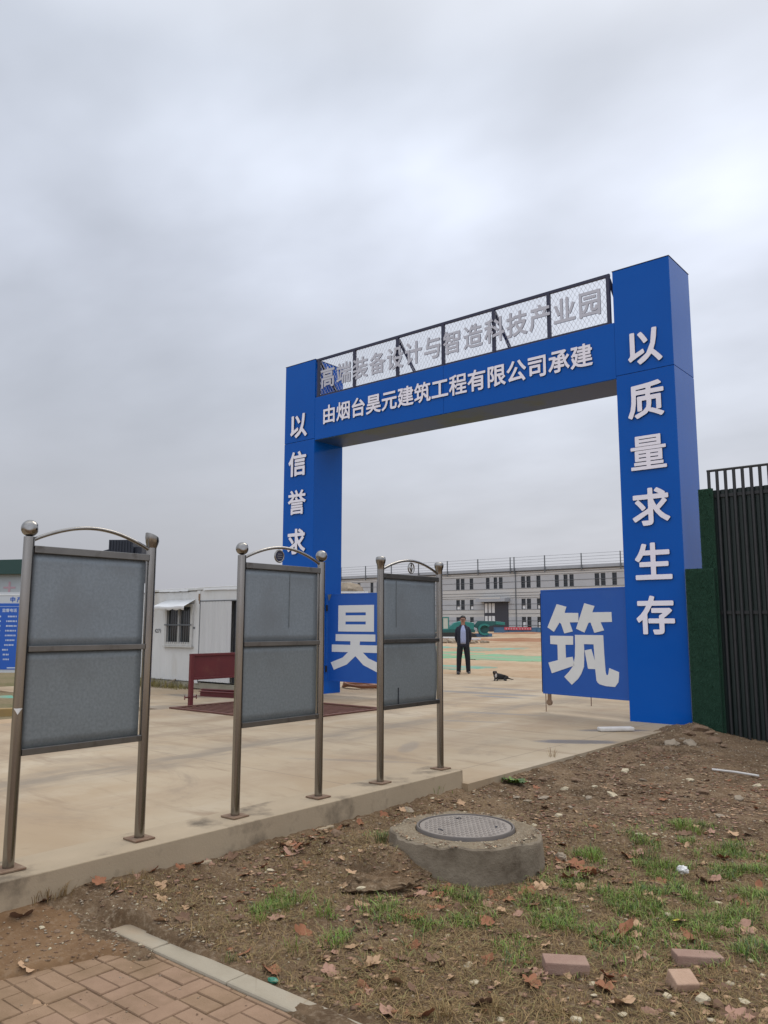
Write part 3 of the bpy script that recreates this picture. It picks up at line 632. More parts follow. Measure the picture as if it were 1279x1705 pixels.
for i, x in enumerate(fposts):
    MB().box((x-.03, GY+.02, 6.71), (x+.03, GY+.08, 7.585)).build('frame_post', M['navysteel'], frame)
    if i in (0, 2, 4, 6): MB().beam((x, GY+.09, 7.56), (x, GY+.90, 6.72), 0.05, 0.05).build('brace', M['navysteel'], frame)
ms = MB(); x0, x1, z0, z1 = -12.5, -5.5, 6.755, 7.585; hgt = z1-z0; step = 0.085
def strands(sl):
    k = x0-hgt
    while k < x1+hgt:
        a, b = (k, z0), (k+hgt*0.62, z1)
        if sl < 0: a, b = (k+hgt*0.62, z0), (k, z1)
        # clip to the frame
        pa, pb = Vector(a), Vector(b); d = pb-pa; t0, t1 = 0.0, 1.0
        for lo, hi in ((x0, x1),):
            ta, tb = (lo-pa.x)/d.x, (hi-pa.x)/d.x
            t0, t1 = max(t0, min(ta, tb)), min(t1, max(ta, tb))
        if t1 > t0+0.02:
            p, q = pa+d*t0, pa+d*t1; yy = GY+0.055+0.004*sl
            ms.tube([(p.x, yy, p.y), (q.x, yy, q.y)], 0.0028, 4, cap=False)
        k += step
strands(1); strands(-1)
ms.build('wire_mesh', M['wire'], frame)
for i, ch in enumerate('高端装备设计与智造科技产业园'):
    character('raised_character', ch, (-12.205+6.407*i/13, GY+.012, 7.12+.056*i/13), 0.51, X_, Z_, -Y_, 0.02, frame, [M['toplet'], M['letside']], bold=0.022, sx=0.9)

# gate leaves: the two big painted characters as outlines (x to the right, y down)
BIG = {'昊': [[(93, 440), (277, 440), (277, 480), (236, 480), (131, 480), (93, 480)], [(93, 480), (131, 480), (131, 546), (93, 546)], [(236, 480), (277, 480), (277, 546), (236, 546)], [(131, 496), (236, 496), (236, 530), (131, 530)], [(93, 546), (277, 546), (277, 585), (93, 585)],
    [(80, 600), (284, 600), (284, 638), (207, 638), (205, 658), (306, 658), (306, 698), (222, 698), (250, 728), (312, 757), (293, 800), (225, 765), (184, 718), (140, 765), (72, 797), (55, 757), (118, 728), (146, 698), (60, 698), (60, 658), (158, 658), (158, 638), (80, 638)]],
    '筑': [[(312, 318), (440, 352), (412, 425), (590, 428), (588, 538), (475, 540), (512, 648), (402, 672), (365, 560), (345, 540), (265, 655), (180, 600)],
    [(670, 314), (795, 350), (765, 422), (995, 422), (998, 535), (862, 538), (900, 632), (783, 662), (740, 540), (715, 545), (660, 660), (556, 615)],
    [(213, 702), (515, 702), (512, 805), (412, 808), (414, 962), (500, 948), (522, 1050), (222, 1157), (180, 1030), (308, 995), (308, 808), (213, 803)],
    [(538, 688), (648, 688), (648, 795), (650, 880), (640, 1060), (600, 1150), (560, 1205), (480, 1278), (385, 1190), (450, 1125), (505, 1055), (530, 950), (538, 800)],
    [(648, 688), (888, 688), (892, 900), (900, 1095), (908, 1138), (925, 1140), (935, 1120), (945, 1060), (1058, 1100), (1056, 1150), (1045, 1215), (1005, 1268), (900, 1266), (825, 1250), (798, 1228), (788, 1205), (778, 1080), (775, 950), (768, 795), (648, 795)],
    [(655, 868), (738, 850), (776, 985), (777, 1080), (690, 1080)]]}
def big_character(ch, c, w, h, right, nrm, parent):
    ps = BIG[ch]; xs = [p[0] for q in ps for p in q]; ys = [p[1] for q in ps for p in q]; cx, cy = (min(xs)+max(xs))/2, (min(ys)+max(ys))/2; kx, ky = w/(max(xs)-min(xs)), h/(max(ys)-min(ys)); mb = MB()
    for q in ps: mb.prism([c+right*((x-cx)*kx)-Z_*((y-cy)*ky) for x, y in q], nrm*.006)
    return mb.build('painted_character', M['leaflet'], parent)
def gate_leaf(label, a, b, zb, zt, ch, cx, cz, w, h):
    a, b = Vector(a), Vector(b); d = (b-a).normalized(); n = Vector((d.y, -d.x, 0))
    if n.dot(Vector((0, -1, 0))) < 0: n = -n
    t = thing('gate_leaf', label, 'gate panel', (*(a+b)[:2], 0), 'sheet steel gate leaves hung on the arch'); ORG[t.name] = Vector(((a.x+b.x)/2, (a.y+b.y)/2, 0)); t.location = ORG[t.name]
    L_ = (b-a).length; q = a-n*0.02
    mx = Matrix(((d.x, n.x, 0, a.x), (d.y, n.y, 0, a.y), (0, 0, 1, 0), (0, 0, 0, 1)))
    MB().box((0.02, -0.03, zb+.02), (L_-.02, -0.004, zt-.02), 0, mx).build('sheet', M['leafblue'], t)
    f = MB()
    for (u0, v0, u1, v1) in ((0, zb, L_, zb+.03), (0, zt-.03, L_, zt), (0, zb+.03, .03, zt-.03), (L_-.03, zb+.03, L_, zt-.03)): f.box((u0, -.045, v0), (u1, 0, v1), 0, mx)
    f.build('leaf_frame', M['leafblue'], t, bevel=0.003)
    c = a+d*cx+n*0.0; c.z = cz
    right = d if d.dot(RT) > 0 else -d
    big_character(ch, c-n*0.003, w, h, right, n, t)
    return t, mx, L_
lf, mx, L_ = gate_leaf('blue gate leaf with one big white character beside the right pillar, on a wheel', (-7.13, 13.03, 0), (-5.38, 12.70, 0), 0.315, 2.16, '筑', 0.875, 1.205, 1.46, 1.40)
MB().box((-0.012, -.05, .34), (-.001, 0.004, 2.1), 0, mx).build('edge_strip', M['gapdark'], lf)
wh = MB().box((.10, -.04, .20), (.16, -.005, .315), 0, mx); wh.build('wheel_fork', M['rust'], lf)
c_ = mx @ Vector((.13, -.022, .17)); dd_ = (mx.to_3x3() @ Vector((0, 1, 0)))
MB().tube([c_-dd_*.016, c_+dd_*.016], 0.055, 18).build('wheel', M['rust'], lf, smooth=40)
for u, z in ((.05, 0.0), (1.02, .17)): MB().tube([mx @ Vector((u, -.02, z)), mx @ Vector((u, -.02, .33))], 0.008, 8).build('drop_bolt', M['rust'], lf)
hl = at_x(547, 988, -12.55)
lf2, mx2, L2 = gate_leaf('blue gate leaf with one big white character, partly behind the farthest notice board', (-12.55, 13.12, 0), (-10.80, 13.18, 0), 0.285, 2.215, '昊', 0.80, 1.24, 1.42, 1.43)
MB().add([mx2 @ Vector(p) for p in ((-.02, .012, 2.20), (.09, .012, 2.21), (.02, .012, 2.06), (-.02, -.02, 2.20), (.09, -.01, 2.21), (.02, -.02, 2.06))], ((0, 1, 2), (3, 5, 4), (0, 3, 4, 1), (1, 4, 5, 2), (2, 5, 3, 0))).build('corner_plate', M['galvd'], lf2)
for z in (.55, 1.9): MB().tube([(-12.58, 13.10, z-.07), (-12.58, 13.10, z+.07)], 0.022, 10).build('hinge', M['gapdark'], lf2)

# ------------------------------------------------------------------ notice boards
BX = -4.775
def notice_board(y0, y1, label, kind):
    t = thing('notice_board', label, 'notice board', (BX, (y0+y1)/2, 0.12), 'empty steel notice boards on the kerb wall')
    r = 0.033
    for i, y in enumerate((y0, y1)):
        pts = [(BX, y, 0.13+z) for z in (0, .4, .8, 1.2, 1.6, 1.93)]
        p = MB().tube(pts, r, 20).build('post', M['stain'], t, smooth=40)
        top = 2.06
        if kind == 0 and i == 1:   # cut open, slanting end
            n = 20; vs_ = []
            for q, (rad, dz) in enumerate(((r, 0), (.042, .03), (.048, .06), (.046, .085))):
                for j in range(n):
                    a = 2*math.pi*j/n; vs_.append((BX+math.cos(a)*rad, y+math.sin(a)*rad, top-.005+dz-math.sin(a)*.02*(q/3)))
            fs_ = [(q*n+j, q*n+(j+1) % n, (q+1)*n+(j+1) % n, (q+1)*n+j) for q in range(3) for j in range(n)]+[tuple(3*n+j for j in range(n))]
            MB().add(vs_, fs_).build('finial', M['stain'], p, smooth=50)
        elif kind == 2:            # dented, waisted cap
            MB().loft([(BX, y, top-.02, r, r), (BX, y, top+.02, r+.002, r+.002), (BX, y, top+.045, .044, .044), (BX, y, top+.07, .049, .047), (BX, y, top+.092, .044, .047), (BX, y, top+.10, .03, .034), (BX, y, top+.088, .012, .014)], 20).build('finial', M['stain'], p, smooth=60)
        else:
            dn = Vector((0.75, -0.45, 0.1)).normalized(); d2 = Vector((0.4, 0.75, 0.05)).normalized()
            MB().ball((BX, y, top+.052), .052 if kind == 0 else .05, 28, 18, fn=lambda d: 1-0.16*max(0, (d.dot(dn)-.86)/.14)-0.10*max(0, (d.dot(d2)-.88)/.12)).build('finial', M['stain'], p, smooth=60)
        rz = random.uniform(-.06, .06)
        bp = MB().box((-.075, -.075, 0), (.075, .075, .012), 0, Matrix.Translation((BX, y, .121)) @ Matrix.Rotation(rz, 4, 'Z'))
        bpo = bp.build('base_plate', M['rust'], p, bevel=0.003)
        bl = MB()
        for sx, sy in ((1, 1), (1, -1), (-1, 1), (-1, -1)): bl.tube([(BX+sx*.053, y+sy*.053, .133), (BX+sx*.053, y+sy*.053, .146)], .009, 6)
        bl.tube([(BX, y, .132), (BX, y, .142)], r+.006, 20)
        if kind == 0 and i == 0:
            s_ = Vector((0.87, -0.5, 0)).normalized()
            e_ = Vector((-s_.y, s_.x, 0)); o_ = Vector((BX, y, 1.035))+s_*(r+.001)
            B_ = o_+Vector((0, 0, -.036))+s_*.003; pts_ = [o_+e_*(r*math.sin(a))+s_*(r*math.cos(a)-r+.0015) for a in (-.8, -.4, 0, .4, .8)]
            MB().add(pts_+[B_], [(k, k+1, 5) for k in range(4)]).build('film_scrap', M['tissue'], p)
    ya, yb = y0+r-.004, y1-r+.004
    for z, w, nm in ((1.985, .045, 'rail'), (1.380, .036, 'rail'), (0.775, .040, 'rail')): MB().box((BX-.022, ya, z-w/2), (BX+.022, yb, z+w/2)).build(nm, M['railst'], t, bevel=0.003)
    n = 22; MB().tube([(BX, ya+(yb-ya)*i/n, 2.045+0.105*math.sin(math.pi*i/n)**0.9) for i in range(n+1)], .0125, 10).build('arch_bar', M['stain'], t, smooth=50)
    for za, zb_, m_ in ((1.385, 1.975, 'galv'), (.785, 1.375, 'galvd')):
        nx, nz = 14, 9; vs_ = []; fs_ = []
        seed = y0*7+za
        for i in range(nx+1):
            for j in range(nz+1):
                u, v = i/nx, j/nz; yy = ya+.008+(yb-ya-.024)*u; zz = za+(zb_-za)*v
                b_ = .006*mnoise.noise((u*2+seed, v*2, seed))*math.sin(math.pi*u)*1.0
                if kind == 2 and za < 1: b_ += .012*u*u*math.sin(math.pi*v)   # one sheet bulging free of its frame
                vs_.append((BX-.004+b_, yy-(0.02 if (kind == 2 and u == 1) else 0), zz))
        for i in range(nx):
            for j in range(nz): k = i*(nz+1)+j; fs_.append((k, k+nz+1, k+nz+2, k+1))
        pn = MB().add(vs_, fs_).build('panel', M[m_], t, smooth=60); sd = pn.modifiers.new('thick', 'SOLIDIFY'); sd.thickness = .003
        if kind == 2 and za < 1:
            MB().box((BX+.004, ya+.225, za+.0), (BX+.008, ya+.233, za+.16)).build('split_seam', M['gapdark'], pn)
        if kind > 0 and za > 1:
            uu = ya+(.48 if kind == 1 else .20); MB().box((BX+.001, uu, za+.12), (BX+.0045, uu+.004, zb_-.03)).build('sheet_joint', M['galvd'], pn)
    if kind == 1:
        c = Vector((BX, ya+.36, 2.078)); e = MB()
        e.tube([c+Y_*(.047*math.cos(a))+Z_*(.047*math.sin(a)) for a in [2*math.pi*i/24 for i in range(24)]], .0075, 8, closed=True)
        em = e.build('emblem', M['stain'], t, smooth=60)
        MB().tube([c-X_*.004, c+X_*.004], .045, 24).build('emblem_disc', M['navysteel'], em)
        f = MB()
        for dz in (-.017, 0, .017): f.box((c.x+.0045, c.y-.03+abs(dz)*.4, c.z+dz-.002), (c.x+.0065, c.y+.03-abs(dz)*.4, c.z+dz+.002))
        f.build('emblem_mark', M['stain'], em)
    if kind == 2:
        c = Vector((BX, (ya+yb)/2, 2.078)); e = MB()
        e.tube([c+Y_*(.047*math.cos(a))+Z_*(.05*math.sin(a)) for a in [2*math.pi*i/24 for i in range(24)]], .0065, 8, closed=True)
        em = e.build('emblem', M['stain'], t, smooth=60)
        f = MB().beam(c-Z_*.045, c+Z_*.045, .008, .006).beam(c-Z_*.04, c+Y_*.024+Z_*.008, .009, .006).beam(c-Z_*.04, c-Y_*.024+Z_*.008, .009, .006).beam(c+Z_*.045, c+Y_*.012+Z_*.018, .006, .005).beam(c+Z_*.045, c-Y_*.012+Z_*.018, .006, .005)
        f.build('emblem_mark', M['stain'], em)
    return t
notice_board(2.338, 3.208, 'empty steel notice board nearest the camera, with one slant-cut post end', 0)
notice_board(4.020, 4.898, 'empty steel notice board between two others, with round disc emblem under its arch', 1)
notice_board(5.690, 6.618, 'empty steel notice board at the wall end, with open ring emblem and flat post caps', 2)

# ------------------------------------------------------------------ fence on the right
fe = thing('steel_fence', 'tall dark steel fence of vertical tubes beside the right gate pillar', 'fence', (-1.5, GY, -0.2))
prof = []
x = -3.90
i = 0
sh = MB(); xs_ = []
while x < 2.6: xs_ += [(x, 0), (x+.045, 0), (x+.065, .03), (x+.105, .03)]; x += .125
vs_ = []; 
for (x, d) in xs_: vs_ += [(x, GY+.075+d, -.5), (x, GY+.075+d, 3.62)]
sh.add(vs_, [(2*k, 2*k+2, 2*k+3, 2*k+1) for k in range(len(xs_)-1)])
sheet = sh.build('backing_sheet', M['fencesheet'], fe); sheet.modifiers.new('t', 'SOLIDIFY').thickness = .002
x = -3.935; first = None
while x < 2.5:
    if first is None:
        first = MB().tube([(x, GY+.03, -.45), (x, GY+.03, 1.7), (x, GY+.03, 3.915)], .0245, 10).build('bar', M['fence'], fe, smooth=50); x00 = x
    else:
        b = first.copy(); COL.objects.link(b); b.location = (x-x00, 0, 0)
    x += .125
MB().tube([(-3.96, GY+.03, 3.925), (2.5, GY+.03, 3.925)], .02, 8).build('top_rail', M['fence'], fe, smooth=50)
MB().box((-3.95, GY+.05, 3.50), (2.5, GY+.073, 3.55)).build('cross_rail', M['fence'], fe)
MB().box((-3.95, GY+.05, 1.70), (2.5, GY+.073, 1.75)).build('cross_rail', M['fence'], fe)
MB().box((-3.80, GY-.10, -.45), (2.6, GY-.02, -.165)).rot(-.02, (-3.8, GY, 0)).build('footing', M['conc'], fe, bevel=.01)
def turf(label, x0, x1, y, z0, z1, seed):
    t = thing('turf_panel', label, 'turf panel', ((x0+x1)/2, y, z0), 'artificial turf panels between the pillar and the fence')
    MB().box((x0, y, z0), (x1, y+.05, z1)).build('backing', M['turf'], t)
    rg = np.random.default_rng(seed); mb = MB(); 
    for _ in range(int((x1-x0)*(z1-z0)*5200)):
        px, pz = rg.uniform(x0, x1), rg.uniform(z0, z1); a, b = rg.normal(0, .012, 2); w = .0035; l = rg.uniform(.014, .03)
        mb.add(((px-w, y, pz), (px+w, y, pz), (px+a, y-l, pz+b-.006)), ((0, 1, 2),))
    for _ in range(int((.05)*(z1-z0)*9000)):
        py, pz = rg.uniform(y, y+.05), rg.uniform(z0, z1); l = rg.uniform(.012, .025)
        mb.add(((x0, py-.003, pz), (x0, py+.003, pz), (x0-l, py+rg.normal(0, .01), pz+rg.normal(0, .01))), ((0, 1, 2),))
    mb.build('turf_pile', M['turfb'], t)
turf('lower dark green artificial turf panel against the right pillar foot', -4.33, -3.90, GY-.10, -.22, 2.40, 4)
turf('taller dark green artificial turf panel between the right pillar and the fence', -4.09, -3.875, GY-.03, -.1, 3.64, 5)

# ------------------------------------------------------------------ manhole
mc = Vector((-3.37, 4.97, 0))
mh = thing('manhole', 'raised round concrete manhole with patterned iron cover in the dirt', 'manhole', (mc.x, mc.y, -.16))
def ring_mesh():
    n = 96; mb = MB(); prof_ = ((.548, -.30), (.546, -.1), (.542, .04), (.538, .070), (.522, .080), (.43, .086), (.36, .083), (.34, .05)); b = 0; vs_ = []
    for j in range(n):
        a = 2*math.pi*j/n; ca, sa = math.cos(a), math.sin(a)
        for k, (rr, z) in enumerate(prof_):
            w = mnoise.noise((ca*2.2, sa*2.2, z*5+3)); w2 = mnoise.noise((ca*9, sa*9, z*9))
            rad = rr*(1+.026*w+.010*w2)-(0.085*max(0, mnoise.noise((ca*3, sa*3, 9))) if 2 <= k <= 4 else 0)
            zz = z+(.014*w2+.022*mnoise.noise((ca*1.5*rr*3, sa*1.5*rr*3, 1)) if 2 <= k <= 5 else 0)
            # tilt: right (+image x) shoulder lower
            e = ca*.77+sa*.64
            if k in (3, 4): zz -= .022*max(0, e-.2)+.012*max(0, -e-.3)
            vs_.append((mc.x+ca*rad, mc.y+sa*rad, zz))
    K = len(prof_); fs_ = [(j*K+k, ((j+1) % n)*K+k, ((j+1) % n)*K+k+1, j*K+k+1) for j in range(n) for k in range(K-1)]
    return vs_, fs_
rg_ = MB().add(*ring_mesh()); rg_.m = [1 if (i % 7) >= 4 else 0 for i in range(len(rg_.f))]
rg_.build('concrete_ring', [M['ringc'], M['ringdirt']], mh, smooth=28)
rim = MB(); prof_ = ((.352, .05), (.352, .100), (.348, .106), (.338, .106), (.334, .098), (.334, .07)); n = 72; vs_ = []
for j in range(n):
    a = 2*math.pi*j/n
    for rr, z in prof_: vs_.append((mc.x+math.cos(a)*rr, mc.y+math.sin(a)*rr, z))
rim.add(vs_, [(j*6+k, ((j+1) % n)*6+k, ((j+1) % n)*6+k+1, j*6+k+1) for j in range(n) for k in range(5)]).build('rim', M['irond'], mh, smooth=40)
cv = MB().tube([(mc.x, mc.y, .06), (mc.x, mc.y, .099)], .328, 72)
for i in range(-13, 14):
    for j in range(-13, 14):
        cx, cy = i*.031, j*.031
        if math.hypot(cx, cy) > .298 or (i+j) % 2 == 0 and False: continue
        lx, ly = (.0135, .0050) if (i+j) % 2 else (.0050, .0135)
        mxx = Matrix.Translation((mc.x, mc.y, 0)) @ Matrix.Rotation(.65, 4, 'Z') @ Matrix.Translation((cx, cy, .097))
        z1 = .0065; e = .8
        cv.add([mxx @ Vector(p) for p in ((-lx, -ly, 0), (lx, -ly, 0), (lx, ly, 0), (-lx, ly, 0), (-lx*e, -ly*e, z1), (lx*e, -ly*e, z1), (lx*e, ly*e, z1), (-lx*e, ly*e, z1))], ((4, 5, 6, 7), (0, 1, 5, 4), (1, 2, 6, 5), (2, 3, 7, 6), (3, 0, 4, 7)))
co = cv.build('cover', M['iron'], mh)
for a in (.5, 2.4, 4.4): MB().box((-.022, -.007, .0975), (.022, .007, .1045), 0, Matrix.Translation((mc.x+.22*math.cos(a), mc.y+.22*math.sin(a), 0)) @ Matrix.Rotation(a+1.5, 4, 'Z')).build('pick_hole', M['gapdark'], co)

ml = at(640, 1452, -.06); lm = MB().ball((0, 0, 0), 1, 60, 34, fn=lambda d: 1+.45*mnoise.noise((d.x*1.9, d.y*1.9, d.z*1.9+2))+.22*mnoise.noise((d.x*5, d.y*5, d.z*5)))
lm.v = [tuple(Vector((v[0]*.27, v[1]*.17, (v[2]*.05 if v[2] > 0 else v[2]*.04)+.02*v[0]+.022*mnoise.noise((v[0]*6, v[1]*6, 5))+.007*mnoise.noise((v[0]*22, v[1]*22, 5))))) for v in lm.v]
lo_ = lm.rot(YAW+.05).build('mortar_lump', M['soil'], smooth=60); lo_.location = (ml.x-.02, ml.y+.02, hz(ml.x, ml.y)-.012); tag(lo_, 'lumpy crust of earth and mortar banked against the left side of the manhole', 'mortar lump')

# ------------------------------------------------------------------ wheel wash: grate, red board, hose, beams
gr = thing('drain_grate', 'rusty barred steel grate set flush in the concrete drive', 'grate', (-11.0, 10.2, 0))
MB().box((-12.49, 9.01, -.155), (-9.56, 11.39, -.13)).build('pit_floor', M['pit'], gr)
b = MB()
y = 9.10
while y < 11.35: b.box((-12.46, y-.026, -.012), (-9.60, y+.026, .012)); y += .150
for x in (-11.9, -11.3, -10.7, -10.1): b.box((x-.02, 9.02, -.04), (x+.02, 11.38, -.014))
b.build('grate_bars', M['grate'], gr)
MB().box((-12.56, 8.95, .002), (-9.49, 9.03, .03)).box((-12.56, 11.37, .002), (-9.49, 11.45, .03)).box((-9.57, 9.032, .002), (-9.49, 11.368, .028)).box((-12.56, 9.032, .002), (-12.48, 11.368, .028)).build('grate_frame', M['grate'], gr, bevel=.004)
rb = thing('splash_board', 'dark red steel splash board on legs beside the drain grate', 'barrier', (-12.62, 10.6, 0))
MB().box((-12.625, 9.50, .53), (-12.605, 11.74, .93)).build('sheet', M['redox'], rb)
MB().box((-12.645, 9.42, .93), (-12.575, 11.82, .975)).box((-12.645, 9.50, .485), (-12.575, 11.74, .53)).build('board_frame', M['redox'], rb, bevel=.004)
for yy in (9.46, 11.78):
    g_ = MB().box((-12.645, yy-.037, .008), (-12.575, yy+.037, .93)).build('leg', M['redox'], rb, bevel=.004)
    MB().tube([(-12.61, yy-.13, .17), (-12.61, yy+.13, .17)], .014, 8).box((-12.618, yy-.14, .13), (-12.602, yy-.128, .21)).box((-12.618, yy+.128, .13), (-12.602, yy+.14, .21)).build('leg_pin', M['redox'], g_)
hs = MB()
for q in range(4):
    c = at(598, 1141, .05); hs.tube([(c.x+(.45+.09*q)*math.cos(a)+.12*q, c.y+(.33+.06*q)*math.sin(a), .035+.022*q+.02*math.sin(3*a+q)) for a in [2*math.pi*i/30 for i in range(31)]], .026, 7)
c = at(598, 1141, .05); hs.tube([(c.x+.5+.2*i, c.y-.2+.25*math.sin(i*.8), .03) for i in range(6)], .026, 7)
tag(hs.build('hose_coil', M['hose'], loc=(c.x, c.y, 0), smooth=60), 'loose coil of faded orange hose lying behind the left gate leaf', 'hose')
for k, (a, b, lab) in enumerate((((-14.55, 11.2, .07), (-12.75, 11.55, .07), 'longer dark red steel beam lying before the white container'), ((-14.3, 10.98, .05), (-13.0, 11.2, .05), 'shorter dark red steel beam lying nearest the splash board'))):
    a, b = Vector(a), Vector(b); sd = (b-a).cross(Z_).normalized()
    ib = MB().beam(a+Z_*.05, b+Z_*.05, .12, .012).beam(a, b, .012, .088).beam(a-Z_*.05, b-Z_*.05, .12, .012)
    tag(ib.build('steel_beam', M['redox'], loc=(*((a+b)/2)[:2], 0)), lab, 'beam', 'red steel beams by the container')

# ------------------------------------------------------------------ white container
CY = 12.0; CX0, CX1 = -19.75, -13.75
ct = thing('site_container', 'dirty white site container with awning window and open doorway', 'container', ((CX0+CX1)/2, CY+1.2, 0))
def corrugated(x0, x1, z0, z1, y, pitch=.28, d=.028):
    xs_ = []; x = x0
    while x < x1-1e-4:
        for dx, dd in ((0, 0), (pitch*.55, 0), (pitch*.65, d), (pitch*.9, d)):
            if x+dx < x1: xs_.append((x+dx, dd))
        x += pitch
    xs_.append((x1, 0)); mb = MB(); vs_ = []
    for x, dd in xs_: vs_ += [(x, y+dd, z0), (x, y+dd, z1)]
    return mb.add(vs_, [(2*k, 2*k+2, 2*k+3, 2*k+1) for k in range(len(xs_)-1)])
WX0, WX1, WZ0, WZ1 = -17.04, -16.03, 1.06, 1.98
DX0, DX1, OX1 = -15.70, -14.55, -13.95
w = MB()
for (a, b, c, d) in ((CX0+.1, WX0, .18, 2.32), (WX1, -15.86, .18, 2.32), (WX0, WX1, .18, WZ0), (WX0, WX1, WZ1, 2.32)):
    q = corrugated(a, b, c, d, CY, .30, .007); w.add(q.v, q.f)
w.box((CX0, CY+.06, .16), (-15.9, CY+2.4, 2.36)).box((-15.9, CY+.30, .16), (CX1, CY+2.4, 2.36))
w.box((DX0-.16, CY-.004, 2.09), (CX1, CY+.06, 2.34)).box((OX1, CY-.004, .18), (CX1-.06, CY+.05, 2.09))
body = w.build('body', M['white'], ct)
MB().box((CX0-.02, CY-.03, 2.345), (-15.83, CY+2.42, 2.41)).box((-15.82, CY-.03, 2.35), (CX1+.02, CY+2.42, 2.42)).build('roof_edge', M['white'], ct, bevel=.01)
dr = MB()
for (a, b) in ((CX0, -17.6), (-17.4, -16.2), (-15.6, -14.2)):
    n = 12; vs_ = []
    for i in range(n+1):
        x = a+(b-a)*i/n; vs_ += [(x, CY-.034, 2.39), (x, CY-.036, 2.35-.03*abs(mnoise.noise((x*4, 0, 1)))-.01)]
    dr.add(vs_, [(2*k, 2*k+2, 2*k+3, 2*k+1) for k in range(n)])
dr.build('torn_roof_film', M['awning'], ct)
for x in (CX0+.0, -15.86): MB().box((x, CY-.02, .14), (x+.13, CY+.08, 2.34)).build('corner_post', M['white'], ct, bevel=.005)
MB().box((-15.79, CY-.028, 2.10), (-15.73, CY-.018, 2.26)).box((-15.76, CY-.027, 2.02), (-15.745, CY-.0185, 2.12)).build('rust_patch', M['rust'], ct)
MB().box((CX0, CY+.02, .02), (CX1, CY+.12, .158)).box((CX0, CY+2.2, .0), (CX1, CY+2.35, .158)).build('footing', M['found'], ct)
dq = corrugated(DX0, DX1, .2, 2.07, CY-.02, .115, .009); dq.build('door_sheet', M['whited'], ct).modifiers.new('t', 'SOLIDIFY').thickness = .004
MB().box((DX0-.03, CY-.028, .18), (DX0, CY+.02, 2.1)).box((DX0-.03, CY-.028, 2.07), (OX1, CY+.02, 2.095)).build('door_frame', M['bseam'], ct)
MB().box((DX1+.01, CY+.05, .2), (OX1, CY+.06, 2.07)).build('doorway', M['dark'], ct)  # near-black panel paints the unlit inside of the opening
wf = MB()
for (a, b, c, d) in ((WX0-.05, WX1+.05, WZ0-.05, WZ0+.04), (WX0-.05, WX1+.05, WZ1-.03, WZ1+.04), (WX0-.05, WX0+.03, WZ0+.04, WZ1-.03), (WX1-.03, WX1+.05, WZ0+.04, WZ1-.03), ((WX0+WX1)/2-.035, (WX0+WX1)/2+.035, WZ0+.04, WZ1-.03)): wf.box((a, CY-.05, c), (b, CY+.03, d))
win = wf.build('window', M['wframe'], ct, bevel=.004)
MB().box((WX0+.03, CY+.012, WZ0+.04), (WX1-.03, CY+.02, WZ1-.03)).build('pane', M['glass'], win)
bars = MB()
for i in range(11): x = WX0+.06+i*(WX1-WX0-.12)/10; bars.tube([(x, CY-.065, WZ0), (x, CY-.065, WZ1)], .0055, 6)
bars.box((WX0-.04, CY-.072, 1.50), (WX1+.04, CY-.055, 1.53)).build('window_bars', M['rail'], win)
MB().box((WX0-.09, CY-.075, WZ0-.085), (WX1+.08, CY-.01, WZ0-.052)).build('sill', M['wframe'], win)
aw = MB(); n = 30; vs_ = []
for i in range(n+1):
    u = i/n; x = WX0-.06+u*(WX1-WX0+.16); sc = .035*abs(math.sin(u*math.pi*4.5))
    vs_ += [(x, CY-.012, 2.13), (x-.17*(1-u)*.9, CY-.34, 1.96+.01*math.sin(u*9)), (x-.17*(1-u)*.9, CY-.35, 1.90-sc)]
aw.add(vs_, [(3*k+q, 3*k+3+q, 3*k+4+q, 3*k+1+q) for k in range(n) for q in (0, 1)])
awo = aw.build('awning', M['awning'], ct, smooth=40); awo.modifiers.new('t', 'SOLIDIFY').thickness = .006
nb = MB()
for i, ch in enumerate('4271'): glyph_into(nb, ch, (-17.62+.07*i, CY-.004, 1.37), .14, X_, Z_, -Y_, .003, bold=.01, mi=(0, 0))
vsn = nb.v; cx_ = sum(v[0] for v in vsn)/len(vsn); nb.v = [(v[0]-cx_-17.46, v[1], v[2]) for v in vsn]
nb.build('painted_number', M['bseam'], ct)
MB().box((-15.99, CY-.01, 1.42), (-15.92, CY+.0, 1.47)).build('name_plate', M['bseam'], ct)
MB().beam((-16.9, CY-.25, .02), (-16.55, CY-.05, .20), .05, .03).build('prop', M['timber'], ct)

# ------------------------------------------------------------------ background left: hut, notice, bin, cabin
vdir = Vector((FW.x, FW.y, 0)).normalized(); rdir = Vector((vdir.y, -vdir.x, 0))
def plane_frame(p): return Matrix(((rdir.x, vdir.x, 0, p.x), (rdir.y, vdir.y, 0, p.y), (0, 0, 1, 0), (0, 0, 0, 1)))   # local: x to the side, y away, z up
hp = Vector((-30.3, 14.2, 0)); mxh = plane_frame(hp)
hut = thing('site_hut', 'pale site hut with dark green roof behind the blue notice', 'hut', hp)
MB().box((-7, 0, 0), (1.6, 4, 3.42), 0, mxh).box((-7, -.05, 2.58), (1.6, 0, 2.64), 1, mxh).build('wall', [M['hutw'], M['awning']], hut)
MB().add([mxh @ Vector(p) for p in ((-7.2, -.3, 3.30), (1.8, -.3, 3.42), (1.8, 4.3, 3.44), (-7.2, 4.3, 3.40), (-7.2, -.3, 3.76), (1.8, -.3, 3.98), (1.8, 4.3, 4.0), (-7.2, 4.3, 3.8))], ((0, 3, 2, 1), (4, 5, 6, 7), (0, 1, 5, 4), (1, 2, 6, 5), (2, 3, 7, 6), (3, 0, 4, 7))).build('roof', M['hutg'], hut)
MB().box((-.24, -.012, 2.86), (.22, -.004, 2.93), 0, mxh).box((-.05, -.0125, 2.70), (.03, -.003, 3.12), 0, mxh).build('red_cross_mark', M['pink'], hut)
